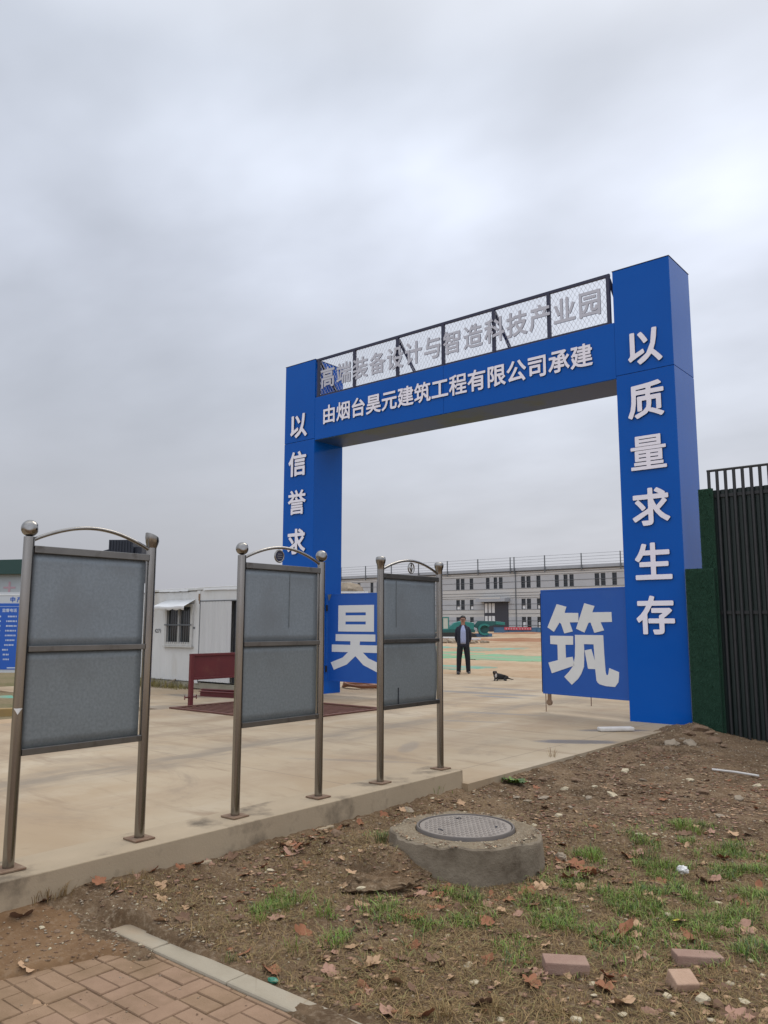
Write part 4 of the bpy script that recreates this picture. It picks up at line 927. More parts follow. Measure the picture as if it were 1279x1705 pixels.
np_ = at(20, 1152, 0); mxn = plane_frame(np_)
nt_ = thing('notice', 'blue printed notice with rows of white text on a grey stand', 'notice', np_)
MB().box((-1.9, .0, .43), (.215, .03, 2.26), 0, mxn).box((-1.9, -.01, 2.185), (.24, .035, 2.215), 1, mxn).build('backing', [M['boardbk'], M['awning']], nt_)
nb_ = MB().box((-1.85, -.012, .50), (.115, -.004, 2.0), 0, mxn).build('blue_sheet', M['boardblue'], nt_)
tx = MB(); rd = rdir; nn = -vdir
for i, ch in enumerate('监督电话'): glyph_into(tx, ch, np_+rd*(-.30+.085*i)+nn*.012+Z_*1.84, .085, rd, Z_, nn, .003, bold=.02, mi=(0, 0))
for i in range(10):
    z = 1.70-.108*i; wdt = (.20, .25, .25, .24, .24, .22, .22, .16, .14, .15)[i]; xr = (.0, .02, .02, .0, .0, .0, -.02, -.12, -.12, -.10)[i]
    k = xr-wdt
    while k < xr-.02: tx.box((k, -.0155, z-.018), (k+random.uniform(.018, .03), -.012, z+.018), 0, mxn); k += .036
    tx.box((-.62, -.0155, z-.018), (-.36, -.012, z+.018), 0, mxn)
tx.box((-1.8, -.0145, 1.925), (.09, -.012, 1.932), 0, mxn).box((.075, -.0145, .6), (.081, -.012, 1.76), 0, mxn)
tx.box((-.15, -.0145, .525), (.10, -.012, .55), 0, mxn)
tx.build('white_text', M['boardtxt'], nb_)
hd = MB()
for i, ch in enumerate('中产'): glyph_into(hd, ch, np_+rd*(-.12+.16*i)+nn*.004+Z_*2.09, .13, rd, Z_, nn, .003, bold=.03, mi=(0, 0))
hd.build('header_text', M['boardblue'], nt_)
for u in (-1.5, .05): MB().box((u-.03, .03, -.05), (u+.03, .08, 2.2), 0, mxn).build('leg', M['boardbk'], nt_)
bp_ = Vector((-32.4, 20.4, 0)); mxb = plane_frame(bp_)
bn = thing('storage_bin', 'dark ribbed steel bin on a stand, its top above the nearest notice board', 'bin', bp_)
q = MB().box((-.62, -.5, 3.2), (.48, .6, 5.32), 0, mxb)
for i in range(9): q.box((-.6+i*.13, -.54, 3.2), (-.55+i*.13, -.5, 5.28), 0, mxb)
q.build('bin_body', M['bin'], bn)
MB().box((.5, -.3, 3.4), (.82, .5, 5.02), 0, mxb).build('side_tank', M['bin'], bn)
MB().add([mxb @ Vector(p) for p in ((-1.4, -.3, 4.72), (-.64, -.3, 4.70), (-.64, -.3, 4.92), (-1.4, .4, 4.72), (-.64, .4, 4.70), (-.64, .4, 4.92))], ((0, 1, 2), (3, 5, 4), (0, 3, 4, 1), (1, 4, 5, 2), (2, 5, 3, 0))).build('chute', M['bin'], bn)
for u, v in ((-.55, -.4), (.4, -.4), (-.55, .5), (.4, .5)): MB().box((u-.06, v-.06, 0), (u+.06, v+.06, 3.2), 0, mxb).build('leg', M['bin'], bn)
cp = Vector((-17.75, 19.4, 0)); mxc = plane_frame(cp)
cb_ = thing('site_cabin', 'low pale cabin behind the left gate leaf, brown tarpaulin heap on its roof', 'cabin', cp)
MB().box((-1.9, .0, 0), (.62, 2.2, 2.55), 0, mxc).build('wall', M['white'], cb_)
MB().box((-1.98, -.08, 2.552), (.70, 2.3, 2.61), 0, mxc).build('roof', M['awning'], cb_)
tp = MB().ball((0, 0, 0), 1, 22, 12, fn=lambda d: 1+.25*mnoise.noise((d.x*3, d.y*3, d.z*3)))
tp.v = [tuple(mxc @ Vector((-.05+v[0]*.62, .6+v[1]*.6, 2.62+max(-.005, v[2])*.30))) for v in tp.v]
tag(tp.build('tarpaulin_heap', M['tarp'], loc=mxc @ Vector((-.05, .6, 2.62)), smooth=35), 'crumpled brown tarpaulin heaped on the pale cabin roof', 'tarpaulin')
yk = MB().box((-26, 6.75, -.05), (-13.4, 6.9, .12)).rot(.0)
a_, b_ = at(-60, 1196, 0), at(24, 1187, 0)
yk = MB().beam((a_.x, a_.y, .05), (b_.x+.6, b_.y-.15, .05), .16, .18)
tag(yk.build('kerb', M['yellow'], loc=(b_.x, b_.y, 0), bevel=.01), 'faded yellow kerb edging the drive by the nearest notice board', 'kerb')
def net_patch(name_label, x0, x1, y0, y1, seed, m_, zf=None):
    def zf2(x, y): return site_z(x, y)+0.025+0.05*np.abs(fbm(x*1.1, y*1.1, 3, seed))*2
    nx, ny = max(8, int((x1-x0)/.2)), max(6, int((y1-y0)/.15))
    Xg, Yg = np.meshgrid(np.linspace(x0, x1, nx), np.linspace(y0, y1, ny), indexing='ij')
    cx, cy = (x0+x1)/2, (y0+y1)/2
    rr = 5*((Xg-cx)/(x1-cx))**6+5*((Yg-cy)/(y1-cy))**6+fbm((Xg*.77+Yg*.64)*.22, (-Xg*.64+Yg*.77)*.9, 4, seed+5)*3.2
    Z = zf2(Xg, Yg)-.25*sstep(.35, .8, rr); i = np.arange(nx*ny).reshape(nx, ny); mb = MB(); mb.v = [tuple(p) for p in np.stack([Xg, Yg, Z], -1).reshape(-1, 3)]
    for a in range(nx-1):
        for b in range(ny-1):
            if rr[a, b] < .85: mb.f.append((i[a, b], i[a+1, b], i[a+1, b+1], i[a, b+1])); mb.m.append(0)
    o = mb.build('dust_net', m_, loc=(cx, cy, sz(cx, cy)), smooth=80)
    bmq = bmesh.new(); bmq.from_mesh(o.data); bmesh.ops.delete(bmq, geom=[v for v in bmq.verts if not v.link_faces], context='VERTS'); bmq.to_mesh(o.data); bmq.free()
    return tag(o, name_label, 'dust net', 'green dust nets laid over bare soil')
net_patch('wide blue-green dust net across the bare soil, farthest from the man', -36, -22, 37.5, 46, 1, M['net'])
net_patch('bright green dust net across the soil behind the lying dog', -25.5, -14.0, 28.5, 34.5, 2, M['netb'])
net_patch('small green dust net on the soil just left of the man', -18.8, -14.6, 21.9, 25.2, 3, M['net'])
net_patch('small dust net on rough grass left of the nearest notice board', -19, -15.6, 7.3, 8.3, 4, M['net'])

# ------------------------------------------------------------------ far building
BY = 110.0; BX0, BX1 = -116.0, -30.0
fb = thing('factory_building', 'long grey three storey factory building under construction with roof railing', 'building', ((BX0+BX1)/2, BY+8, .45))
WIN = []
base = ((-75.89, -75.15), (-74.93, -74.19), (-73.18, -72.46), (-70.03, -69.33), (-68.57, -67.89), (-67.59, -66.88))
for k in range(-3, 4):
    for a, b in base:
        a2, b2 = a+12.35*k, b+12.35*k
        if BX0+.5 < a2 and b2 < BX1-.5: WIN.append((a2, b2))
ROWS = ((.62, 2.80), (3.97, 5.62), (7.28, 9.12))
ENT = (-70.4, -65.9)
wm = MB(); wm.box((BX0, BY+.25, -.5), (BX1, BY+16, 9.8))
zs = [-.5]+[z for r_ in ROWS for z in r_]+[9.8]
for i in range(0, len(zs), 2): wm.box((BX0, BY, zs[i]), (BX1, BY+.248, zs[i+1]), 1 if i else 0)
for r_, (za, zb) in enumerate(ROWS):
    xs_ = [BX0]+[x for w_ in sorted(WIN) for x in w_]+[BX1]
    for i in range(0, len(xs_), 2): wm.box((xs_[i], BY+.002, za), (xs_[i+1], BY+.248, zb), 0)
wallo = wm.build('wall', [M['bwall'], M['bband']], fb)
sm = MB()
for z in (1.45, 2.15, 3.25, 3.9, 4.75, 5.75, 6.1, 6.55, 7.2, 8.25, 9.2, 9.55): sm.box((BX0, BY-.035, z), (BX1, BY+.0015, z+.06))
sm.build('wall_seams', M['bseam'], wallo)
wg = MB().box((0, 0, 0), (1, 1, 1))
nw = 0
for r_, (za, zb) in enumerate(ROWS):
    for k_, (a, b) in enumerate(sorted(WIN)):
        if nw >= 100 or b < -103 or a > -47: continue
        if r_ < 2 and ENT[0]-.6 < a and b < ENT[1]+.6: continue
        f = MB(); 
        f.box((a, BY+.03, za), (a+.06, BY+.12, zb)).box((b-.06, BY+.03, za), (b, BY+.12, zb)).box((a+.06, BY+.03, zb-.06), (b-.06, BY+.12, zb)).box((a+.06, BY+.03, za), (b-.06, BY+.12, za+.06)).box((a+.06, BY+.03, za+(zb-za)*.36), (b-.06, BY+.11, za+(zb-za)*.36+.05))
        wo_ = f.build('window', M['rail'], fb)
        pn = MB().box((a+.06, BY+.14, za+.06), (b-.06, BY+.16, zb-.06), 0)
        if r_ < 2 and k_ % 3 != 1:  # white panel paints the sky brightness showing in the lower window light
            pn.box((a+.14, BY+.128, za+.08), (b-.10, BY+.139, za+(zb-za)*(.36 if r_ else .62)), 1)
        pn.build('pane', [M['glass'], M['awning']], wo_)
        nw += 1
MB().box((BX0-.3, BY-.12, 9.80), (BX1+.3, BY+16.5, 9.98), 1).box((BX0-.3, BY-.3, 9.98), (BX1+.3, BY+16.3, 10.45)).build('roof', [M['broof'], M['bseam']], fb)
rl = MB()
for z in (10.75, 11.2, 11.65, 12.1): rl.beam((BX0, BY-.1, z), (BX1, BY-.1, z), .035, .035)
rlo = rl.build('roof_railing', M['rail'], fb)
x = -113.8; k = 0; rp = None
while x < BX1:
    if rp is None: rp = MB().box((x-.06, BY-.52, 9.6), (x+.06, BY-.36, 12.15)).build('railing_post', M['rail'], rlo); xp = x
    else:
        c = rp.copy(); COL.objects.link(c); c.location = (x-xp, 0, 0)
    x += 6.08
for x in (-64.46,): c = rp.copy(); COL.objects.link(c); c.location = (x-xp, 0, 0)
MB().box((-64.55, BY-.12, .3), (-64.43, BY-.04, 9.8)).build('downpipe', M['rail'], fb)
MB().box((-71.0, BY-1.6, 5.18), (-65.6, BY-.04, 5.75)).box((-70.3, BY-1.62, 5.62), (-66.4, BY-1.5, 5.85), 1).build('entrance_canopy', [M['broof'], M['bband']], fb)
en = MB().box((ENT[0], BY-.06, .3), (ENT[1], BY-.037, 5.18)).build('entrance_screen', M['bdark'], fb)
MB().box((-68.2, BY-.10, .5), (-65.95, BY-.062, 5.1)).build('door_leaf', M['bdark'], en)
for x in (-70.25, -69.55, -68.9):
    for za, zb in ((3.45, 4.95), (1.9, 2.95)): MB().box((x, BY-.085, za), (x+.5, BY-.061, zb)).build('glazing', M['awning'], en)
gd = thing('site_hoarding', 'low blue site hoarding at the foot of the grey factory building', 'hoarding', (-55.6, 95, .3))
MB().box((-59.3, 95, .1), (-50.5, 95.06, 1.16)).build('sheet', M['hoard'], gd)
MB().box((-59.3, 94.97, 1.12), (-50.5, 94.998, 1.2)).build('top_rail', M['hoard'], gd)
for x in (-59.2, -57.0, -54.8, -52.7, -50.6): MB().box((x-.04, 94.92, .1), (x+.04, 94.968, 1.25)).build('post', M['hoard'], gd)
bnr = MB().box((-57.55, 94.86, .86), (-53.4, 94.90, 1.24)); bo = bnr.build('banner', M['banner'], loc=(-55.5, 94.88, .86)); tag(bo, 'long red banner with pale lettering tied along the blue hoarding', 'banner')
for i in range(10):
    x = -57.35+i*.40+(.12 if i > 4 else 0); MB().box((x, 94.85, .95), (x+.24, 94.858, .99)).box((x+.09, 94.849, .992), (x+.14, 94.8575, 1.088)).box((x, 94.85, 1.09), (x+.24, 94.858, 1.13)).build('banner_mark', M['bmark'], bo)

# teal excavator
ep = Vector((-48.6, 72.0, .40)); 
ex = thing('excavator', 'teal crawler excavator parked on the soil behind the standing man', 'excavator', ep)
mxe = plane_frame(ep)
def E3(*p): return mxe @ Vector(p)
for v in (-.9, .55):
    pts = []
    for (u, z) in ((-3.4, .35), (-3.2, .1), (-2.8, 0), (.6, 0), (1.0, .1), (1.2, .35), (1.0, .6), (.6, .7), (-2.8, .7), (-3.2, .6)): pts.append(E3(u, v, z))
    MB().prism(pts, vdir*.5).build('track', M['track'], ex)
MB().box((-3.1, -.9, .72), (1.0, 1.1, 1.02), 0, mxe).build('deck', M['teald'], ex)
MB().prism([E3(-2.0, -.9, 1.02), E3(.9, -.9, 1.02), E3(.9, -.9, 1.75), E3(-.4, -.9, 1.95), E3(-1.2, -.9, 1.75)], vdir*2.0).build('engine_cover', M['teal'], ex, bevel=.05)
cbx = MB().box((-3.1, -.9, 1.02), (-1.75, .1, 1.12), 0, mxe).box((-3.1, -.9, 2.25), (-1.75, .1, 2.36), 0, mxe)
for u in (-3.1, -2.5, -1.87): cbx.box((u, -.9, 1.12), (u+.12, .1, 2.25), 0, mxe)
cab = cbx.build('cab', M['teal'], ex)
MB().box((-3.02, -.87, 1.12), (-1.85, .06, 2.25), 0, mxe).build('cab_glass', M['cream'], cab)
MB().prism([E3(.9, -.2, 1.35), E3(1.5, -.2, 1.1), E3(3.2, -.2, 1.52), E3(4.1, -.2, 1.48), E3(4.15, -.2, 1.85), E3(3.0, -.2, 1.95), E3(1.4, -.2, 1.95)], vdir*.4).build('boom', M['teald'], ex, bevel=.03)
MB().prism([E3(3.3, -.26, 1.6), E3(4.3, -.26, 1.52), E3(4.32, -.26, 1.80), E3(3.3, -.26, 1.9)], vdir*.3).build('arm', M['teal'], ex, bevel=.02)
bk = MB(); n = 18
pts_o = [E3(2.1+.72*math.cos(a), -.5, 1.05+.62*math.sin(a)) for a in [R(40)+R(270)*i/n for i in range(n+1)]]; pts_i = [E3(2.1+.5*math.cos(a), -.5, 1.05+.42*math.sin(a)) for a in [R(40)+R(270)*i/n for i in range(n+1)]]
for i in range(n): bk.prism([pts_o[i], pts_o[i+1], pts_i[i+1], pts_i[i]], vdir*1.0)
bk.prism([E3(2.1+.5*math.cos(a), -.1, 1.05+.42*math.sin(a)) for a in [2*math.pi*i/18 for i in range(18)]], vdir*.3, 1)
bk.build('bucket', [M['teal'], M['teald']], ex)
MB().box((1.1, -.3, .15), (2.9, .8, .62), 0, mxe).build('blade', M['hoard'], ex)
MB().tube([E3(.9, .1, 1.5), E3(2.6, .1, 1.9)], .09, 8).build('ram', M['rail'], ex)
for px, py, l, rz, lab in ((752, 1058, 1.9, .2, 'white foam sheet lying below the excavator cab'), (787, 1062, 1.1, .5, 'short white foam sheet lying just right of the man'), (826, 1060, 1.6, -.3, 'white foam sheet lying under the dark entrance')):
    p = at(px, py, .45); p.z = sz(p.x, p.y)
    tag(MB().box((-l/2, -.4, .02), (l/2, .4, .16)).rot(rz+YAW).build('foam_sheet', M['awning']), lab, 'foam sheet', 'white foam sheets on the soil').location = p
def rubble(name, px, py, spread, n, sd, lab, m_):
    rg = random.Random(sd); p = at(px, py, .35); p.z = sz(p.x, p.y); mb = MB()
    for _ in range(n):
        c = Vector((rg.gauss(0, spread), rg.gauss(0, spread*.6), .08)); s_ = rg.uniform(.1, .32); ss = rg.random()*50
        mb.ball(c, s_, 8, 6, (1.3, 1, .7), fn=lambda d: 1+.5*mnoise.noise((d.x*2+ss, d.y*2, d.z*2)))
    o = mb.build(name, m_); o.location = p; return tag(o, lab, 'rubble', kind='stuff')
rubble('rubble', 752, 1066, 1.5, 40, 3, 'broken stone rubble beside the standing man', M['stone1'])

# ------------------------------------------------------------------ person and dog
def skin_mesh(name, J, E, Rd, sub=2, root=0):
    me = bpy.data.meshes.new('skeleton'); me.from_pydata(J, E, []); o = bpy.data.objects.new('skeleton', me); COL.objects.link(o)
    sk = o.modifiers.new('s', 'SKIN'); sk.use_smooth_shade = True
    if not me.skin_vertices: raise RuntimeError('no skin layer')
    for i, r_ in enumerate(Rd):
        d = me.skin_vertices[0].data[i]; d.radius = r_ if isinstance(r_, tuple) else (r_, r_); d.use_root = (i == root)
    o.modifiers.new('u', 'SUBSURF').levels = sub; o.modifiers['u'].render_levels = sub
    bpy.context.view_layer.update()
    m2 = bpy.data.meshes.new_from_object(o.evaluated_get(bpy.context.evaluated_depsgraph_get())); m2.name = name
    bpy.data.objects.remove(o); return m2
def mesh_part(name, me, m_, parent):
    me.materials.clear(); me.materials.append(m_); me.polygons.foreach_set('use_smooth', [True]*len(me.polygons))
    o = bpy.data.objects.new(name, me); COL.objects.link(o); o.parent = parent; return o
mp_ = at(772, 1122, 0); md = Vector((-mp_.x, -mp_.y, 0)).normalized()
man = thing('person', 'person in open navy jacket and pale blue shirt standing with hands behind the back', 'person', mp_, rz=math.atan2(md.x, -md.y))
J = [(0, .01, .97), (0, .01, 1.12), (0, .0, 1.30), (0, .01, 1.46), (0, 0, 1.55), (0, -.01, 1.62), (0, -.015, 1.70), (0, -.01, 1.77)]
E_ = [(0, 1), (1, 2), (2, 3), (3, 4), (4, 5), (5, 6), (6, 7)]
Rd = [(.13, .09), (.125, .09), (.13, .09), (.085, .06), .052, .076, .092, .07]
for s in (-1, 1):
    b0 = len(J); J += [(s*.15, .015, 1.42), (s*.20, .06, 1.18), (s*.14, .17, 1.00), (s*.09, .19, .965), (s*.06, .20, .955)]
    E_ += [(3, b0), (b0, b0+1), (b0+1, b0+2), (b0+2, b0+3), (b0+3, b0+4)]; Rd += [.046, .042, .034, .032, .022]
    for k, (dx, dz, ln) in enumerate(((.0, .02, .06), (-.01, .008, .07), (-.01, -.006, .065), (-.005, -.02, .05), (.03, .035, .045))):
        b1 = len(J); J += [(s*(.05+dx*.6), .205, .955+dz), (s*(.05-ln), .19, .945+dz)]; E_ += [(b0+3, b1), (b1, b1+1)]; Rd += [.010, .008]
    b0 = len(J); J += [(s*.10, .01, .90), (s*.125, 0, .50), (s*.15, .02, .10), (s*.17, -.10, .04)]
    E_ += [(0, b0), (b0, b0+1), (b0+1, b0+2), (b0+2, b0+3)]; Rd += [.08, .058, .038, .022]
body_ = mesh_part('body', skin_mesh('body', J, E_, Rd), M['skin'], man)
def part(mb, name, m_, parent=man, smooth=60):
    o = mb.build(name, m_, smooth=smooth); o.parent = parent; o.location = (0, 0, 0); return o
jk = MB().loft([(0, .02, .86, .192, .135), (0, .02, .92, .20, .14), (0, .015, 1.05, .198, .145), (0, .01, 1.22, .20, .145), (0, .01, 1.36, .205, .135), (0, .015, 1.44, .185, .115), (0, .02, 1.50, .13, .085), (0, .02, 1.54, .078, .072), (0, .015, 1.575, .07, .066)], 26)
for s in (-1, 1): jk.tube([(s*.10, .015, 1.445), (s*.150, .018, 1.425), (s*.188, .025, 1.36), (s*.208, .05, 1.22), (s*.212, .085, 1.11), (s*.19, .13, 1.03), (s*.13, .185, .985)], [.045, .066, .068, .062, .058, .054, .050], 16)
part(jk, 'jacket', M['navy'])
sh_ = MB(); n = 10; vs_ = []
for i in range(n+1):
    t = i/n; z = .93+.585*t; wd_ = .088-.02*abs(t-.35)-(.045*max(0, t-.75)/.25 if t > .75 else 0); yb = -.155+.0*t+(.02 if t < .1 else 0)+.075*max(0, t-.72)/.28
    for j in range(7): u = j/6*2-1; vs_.append((u*wd_, yb+.018*u*u-.012*math.sin(math.pi*min(1, t*1.25)), z))
sh_.add(vs_, [(7*i+j, 7*i+j+1, 7*i+7+j+1, 7*i+7+j) for i in range(n) for j in range(6)])
so2 = part(sh_, 'shirt', M['shirt']); so2.modifiers.new('t', 'SOLIDIFY').thickness = .02
tr = MB().loft([(0, .01, .82, .17, .115), (0, .01, .90, .185, .125), (0, .01, 1.0, .175, .12)], 22)
for s in (-1, 1): tr.loft([(s*.155, .01, .045, .068, .075), (s*.15, .01, .15, .070, .075), (s*.135, 0, .48, .083, .085), (s*.105, .01, .78, .10, .105), (s*.095, .01, .90, .095, .11)], 18)
part(tr, 'trousers', M['black'])
for s in (-1, 1):
    f = MB().loft([(s*.17, -.05, .002, .05, .14), (s*.17, -.05, .03, .052, .142), (s*.168, -.04, .065, .045, .12), (s*.16, .01, .10, .04, .06)], 18); part(f, 'shoe', M['shoe'])
hr = MB().ball((0, .012, 1.728), .105, 22, 14, (.92, 1.05, 1.0)); hr.f, hr.m = [f for f in hr.f if sum(hr.v[i][2] for i in f)/len(f) > 1.715-.42*(sum(hr.v[i][1] for i in f)/len(f)) and not (sum(hr.v[i][1] for i in f)/len(f) < -.05 and sum(hr.v[i][2] for i in f)/len(f) < 1.772)], None; hr.m = [0]*len(hr.f)
part(hr, 'hair', M['hair'])
fc = MB().ball((0, -.107, 1.675), .016, 8, 6, (.8, 1, 1.5))
for s in (-1, 1): fc.ball((s*.093, 0, 1.68), .022, 8, 6, (.4, .8, 1.4))
part(fc, 'nose_and_ears', M['skin'], body_)
ey = MB()
for s in (-1, 1): ey.tube([(s*.034+.027*math.cos(a), -.109+.004*abs(math.cos(a)), 1.70+.02*math.sin(a)) for a in [2*math.pi*i/14 for i in range(14)]], .0035, 6, closed=True).ball((s*.032, -.092, 1.70), .011, 8, 6)
ey.tube([(-.008, -.11, 1.702), (.008, -.11, 1.702)], .003, 6)
part(ey, 'glasses', M['hair'], body_)
part(MB().ball((0, -.09, 1.635), .02, 8, 5, (1.2, .4, .25)), 'mouth', M['leaf_o'], body_)

dp_ = at(832, 1133, 0)
dog = thing('dog', 'small black dog with white chest lying on the concrete facing the camera', 'dog', dp_, rz=YAW)
J = [(.16, 0, .095), (.05, .0, .10), (-.07, -.01, .115), (-.12, -.02, .17), (-.135, -.035, .225), (-.137, -.10, .215), (.24, -.01, .06), (.33, -.05, .035), (.38, -.08, .03)]
E_ = [(0, 1), (1, 2), (2, 3), (3, 4), (4, 5), (0, 6), (6, 7), (7, 8)]
Rd = [(.085, .085), (.085, .09), (.075, .09), (.058, .06), (.072, .072), (.034, .03), .022, .014, .010]
for s, fx_ in ((-1, -.13), (1, -.06)):
    b0 = len(J); J += [(fx_, -.06, .07), (fx_-.02, -.13, .025), (fx_-.05, -.22, .02)]; E_ += [(2, b0), (b0, b0+1), (b0+1, b0+2)]; Rd += [.035, .022, .018]
b0 = len(J); J += [(.19, -.09, .09), (.10, -.13, .04), (.17, -.17, .022), (.10, -.19, .02)]; E_ += [(0, b0), (b0, b0+1), (b0+1, b0+2), (b0+2, b0+3)]; Rd += [.055, .032, .02, .016]
db = mesh_part('body', skin_mesh('dog_body', J, E_, Rd), M['furb'], dog)
er = MB()
for s in (-1, 1): er.prism([(-.135+s*.018, -.035, .262), (-.135+s*.050, -.035, .258), (-.135+s*.064, -.045, .205), (-.135+s*.048, -.05, .196), (-.135+s*.034, -.045, .225)], (0, -.014, 0))
part(er, 'ears', M['furb'], dog)
part(MB().ball((-.115, -.095, .135), .05, 12, 8, (.62, .5, 1.25)), 'chest_patch', M['furw'], dog)
mz = MB().ball((-.137, -.115, .21), .024, 10, 7, (.9, .9, .7)); part(mz, 'muzzle', M['furt'], dog)
part(MB().ball((-.137, -.137, .218), .009, 8, 6), 'nose', M['furb'], dog)

# ------------------------------------------------------------------ loose things on the drive and by the fence
a, b = at(997, 1218, 0), at(1054, 1217, 0); d = (b-a); l = d.length
blk = MB().box((0, -.07, .004), (l, .07, .062)).rot(math.atan2(d.y, d.x)); o = blk.build('concrete_block', M['plastic'], bevel=.018); o.location = (a.x, a.y, 0); tag(o, 'white slab lying on the drive in front of the right gate pillar', 'block')
a, b = on_soil(1186, 1284), on_soil(1264, 1295)
o = MB().tube([a+Z_*.02, (a+b)/2+Z_*.026, b+Z_*.02], .012, 10).build('plastic_pipe', M['plastic'], loc=a); tag(o, 'thin white plastic pipe lying on the dirt before the fence', 'pipe')
def chip_mesh(name, m_, sd, flat=.5, sub=1):
    bm2 = bmesh.new(); bmesh.ops.create_icosphere(bm2, subdivisions=sub, radius=1)
    for v in bm2.verts:
        k = 1+.45*mnoise.noise((v.co.x*1.7+sd, v.co.y*1.7, v.co.z*1.7+sd)); v.co = Vector((v.co.x*k*1.25, v.co.y*k, v.co.z*k*flat))
    me = bpy.data.meshes.new(name); bm2.to_mesh(me); bm2.free(); me.materials.append(m_); return me
stone_me = [chip_mesh('stone', M[m_], i*3.1, f, 2) for i, (m_, f) in enumerate((('stone1', .55), ('stone1', .7), ('stone3', .5), ('stone2', .45), ('stone3', .65), ('stone2', .6), ('stone1', .4)))]
def stone(p, s, k, lab, grp, rz=None):
    o = bpy.data.objects.new('stone', stone_me[k]); COL.objects.link(o); o.location = (p.x, p.y, p.z+s*.15); o.scale = (s, s, s); o.rotation_euler = (random.uniform(-.3, .3), random.uniform(-.3, .3), random.uniform(0, 6) if rz is None else rz)
    return tag(o, lab, 'stone', grp)
for px, py in ((1148, 1222), (1160, 1226), (1135, 1232), (1176, 1230), (1190, 1236), (1118, 1240), (1150, 1240), (1205, 1242), (1095, 1250), (1165, 1216), (1180, 1222)):
    stone(on_soil(px, py), random.uniform(.04, .095), random.choice((0, 2, 2, 4)), 'broken rubble chunk heaped at the foot of the turf panel', 'rubble chunks by the fence corner')
for px, py in ((700, 1300), (720, 1330), (745, 1340), (680, 1350), (830, 1322), (860, 1328), (880, 1335), (905, 1330), (940, 1315), (960, 1300), (1000, 1290), (1040, 1285), (1070, 1300), (990, 1310), (1020, 1325), (950, 1345), (980, 1330), (905, 1300), (935, 1290), (1070, 1275), (1110, 1280), (1150, 1300), (1170, 1320), (1230, 1330), (1260, 1310), (1200, 1360), (1250, 1350), (1080, 1340), (1120, 1330), (930, 1360), (560, 1390), (300, 1478), (95, 1552), (70, 1545), (1090, 1600), (1170, 1665), (1215, 1640), (1240, 1670)):
    stone(on_soil(px, py), (random.uniform(.022, .055) if py < 1450 else random.uniform(.015, .028)), random.choice((0, 1, 2, 3, 4, 5, 6)), 'small rough stone lying on the brown dirt', 'rough stones scattered on the dirt')
for px, py in ((990, 1658), (985, 1640), (1036, 1690), (1110, 1660), (1185, 1700), (1222, 1640), (1270, 1625), (1290, 1660), (915, 1515), (930, 1515), (840, 1600), (780, 1610), (790, 1637), (1165, 1600), (1195, 1505), (1115, 1525), (1150, 1530), (745, 1560), (700, 1470), (600, 1480), (450, 1450), (770, 1362), (1090, 1390), (1065, 1390), (890, 1375), (1110, 1660), (1120, 1690), (835, 1700), (960, 1700), (1005, 1620), (1250, 1600), (1060, 1580)):
    stone(on_soil(px, py), random.uniform(.012, .026), random.choice((3, 5)), 'pale cream chip lying in the dry grass', 'pale chips in the grass')

def loose_brick(px, py, s, rz, tilt, m_, lab):
    p = on_soil(px, py); o = MB().box((-s[0]/2, -s[1]/2, -s[2]/2), (s[0]/2, s[1]/2, s[2]/2)).build('loose_brick', m_, bevel=.006)
    o.location = (p.x, p.y, p.z+s[2]*.32); o.rotation_euler = (tilt, .04, rz); tag(o, lab, 'brick', 'loose bricks in the grass')
loose_brick(942, 1614, (.215, .105, .06), YAW-.03, .05, M['looseb'], 'whole reddish brick lying flat in dry grass, nearest the manhole')
loose_brick(1162, 1604, (.235, .105, .06), YAW-.02, -.03, M['looseb'], 'whole dark red brick behind the broken half brick')
loose_brick(1137, 1646, (.115, .10, .075), YAW+.15, .35, M['looset'], 'broken pale half brick tipped up in front of a dark red brick')

# fallen leaves
def leaf_mesh(name, m_, sd, lobes):
    rg = random.Random(sd); n = 30; pts = []
    for i in range(n):
        a = 2*math.pi*i/n
        if lobes: r_ = .62+.38*abs(math.cos(a*2.5))**.8*(1 if math.cos(a) > -.6 else .6)
        else: r_ = .55+.45*abs(math.cos(a))**1.5
        r_ *= 1+.10*rg.uniform(-1, 1); pts.append((math.cos(a)*r_, math.sin(a)*r_*(.9 if lobes else .7)))
    ca, cb2, cc = rg.uniform(.12, .5), rg.uniform(-.2, .45), rg.uniform(0, 6)
    def zf(x, y):
        u = x*math.cos(cc)+y*math.sin(cc); v = -x*math.sin(cc)+y*math.cos(cc); return ca*u*u+cb2*v*v+.14*math.sin(4*u+sd)*v+.06*math.sin(9*v+sd)
    vs_ = [(0, 0, zf(0, 0))]
    for k in (.5, 1.0): vs_ += [(x*k, y*k, zf(x*k, y*k)) for x, y in pts]
    fs_ = [(0, 1+i, 1+(i+1) % n) for i in range(n)]+[(1+i, 1+n+i, 1+n+(i+1) % n, 1+(i+1) % n) for i in range(n)]
    mb = MB().add(vs_, fs_); mb.tube([(-.5, 0, zf(-.5, 0)), (-.95, .05, zf(-.6, 0)+.02), (-1.3, .02, zf(-.6, 0)+.1)], .025, 5)
    me = bpy.data.meshes.new(name); me.from_pydata(mb.v, [], mb.f); me.materials.append(m_); me.polygons.foreach_set('use_smooth', [True]*len(me.polygons)); return me
LM = {}
for i, key in enumerate(('leaf_o', 'leaf_t', 'leaf_d', 'leaf_p')): LM[key] = [leaf_mesh('fallen_leaf', M[key], i*10+q, q < 3) for q in range(4)]
LAB = {'leaf_o': ('curled orange-brown leaf lying on the dirt', 'orange-brown fallen leaves'), 'leaf_t': ('curled tan leaf lying on the dirt', 'tan fallen leaves'), 'leaf_d': ('withered dark brown leaf lying on the dirt', 'dark brown fallen leaves'), 'leaf_p': ('pinkish brown leaf lying on the dirt', 'pinkish brown fallen leaves')}
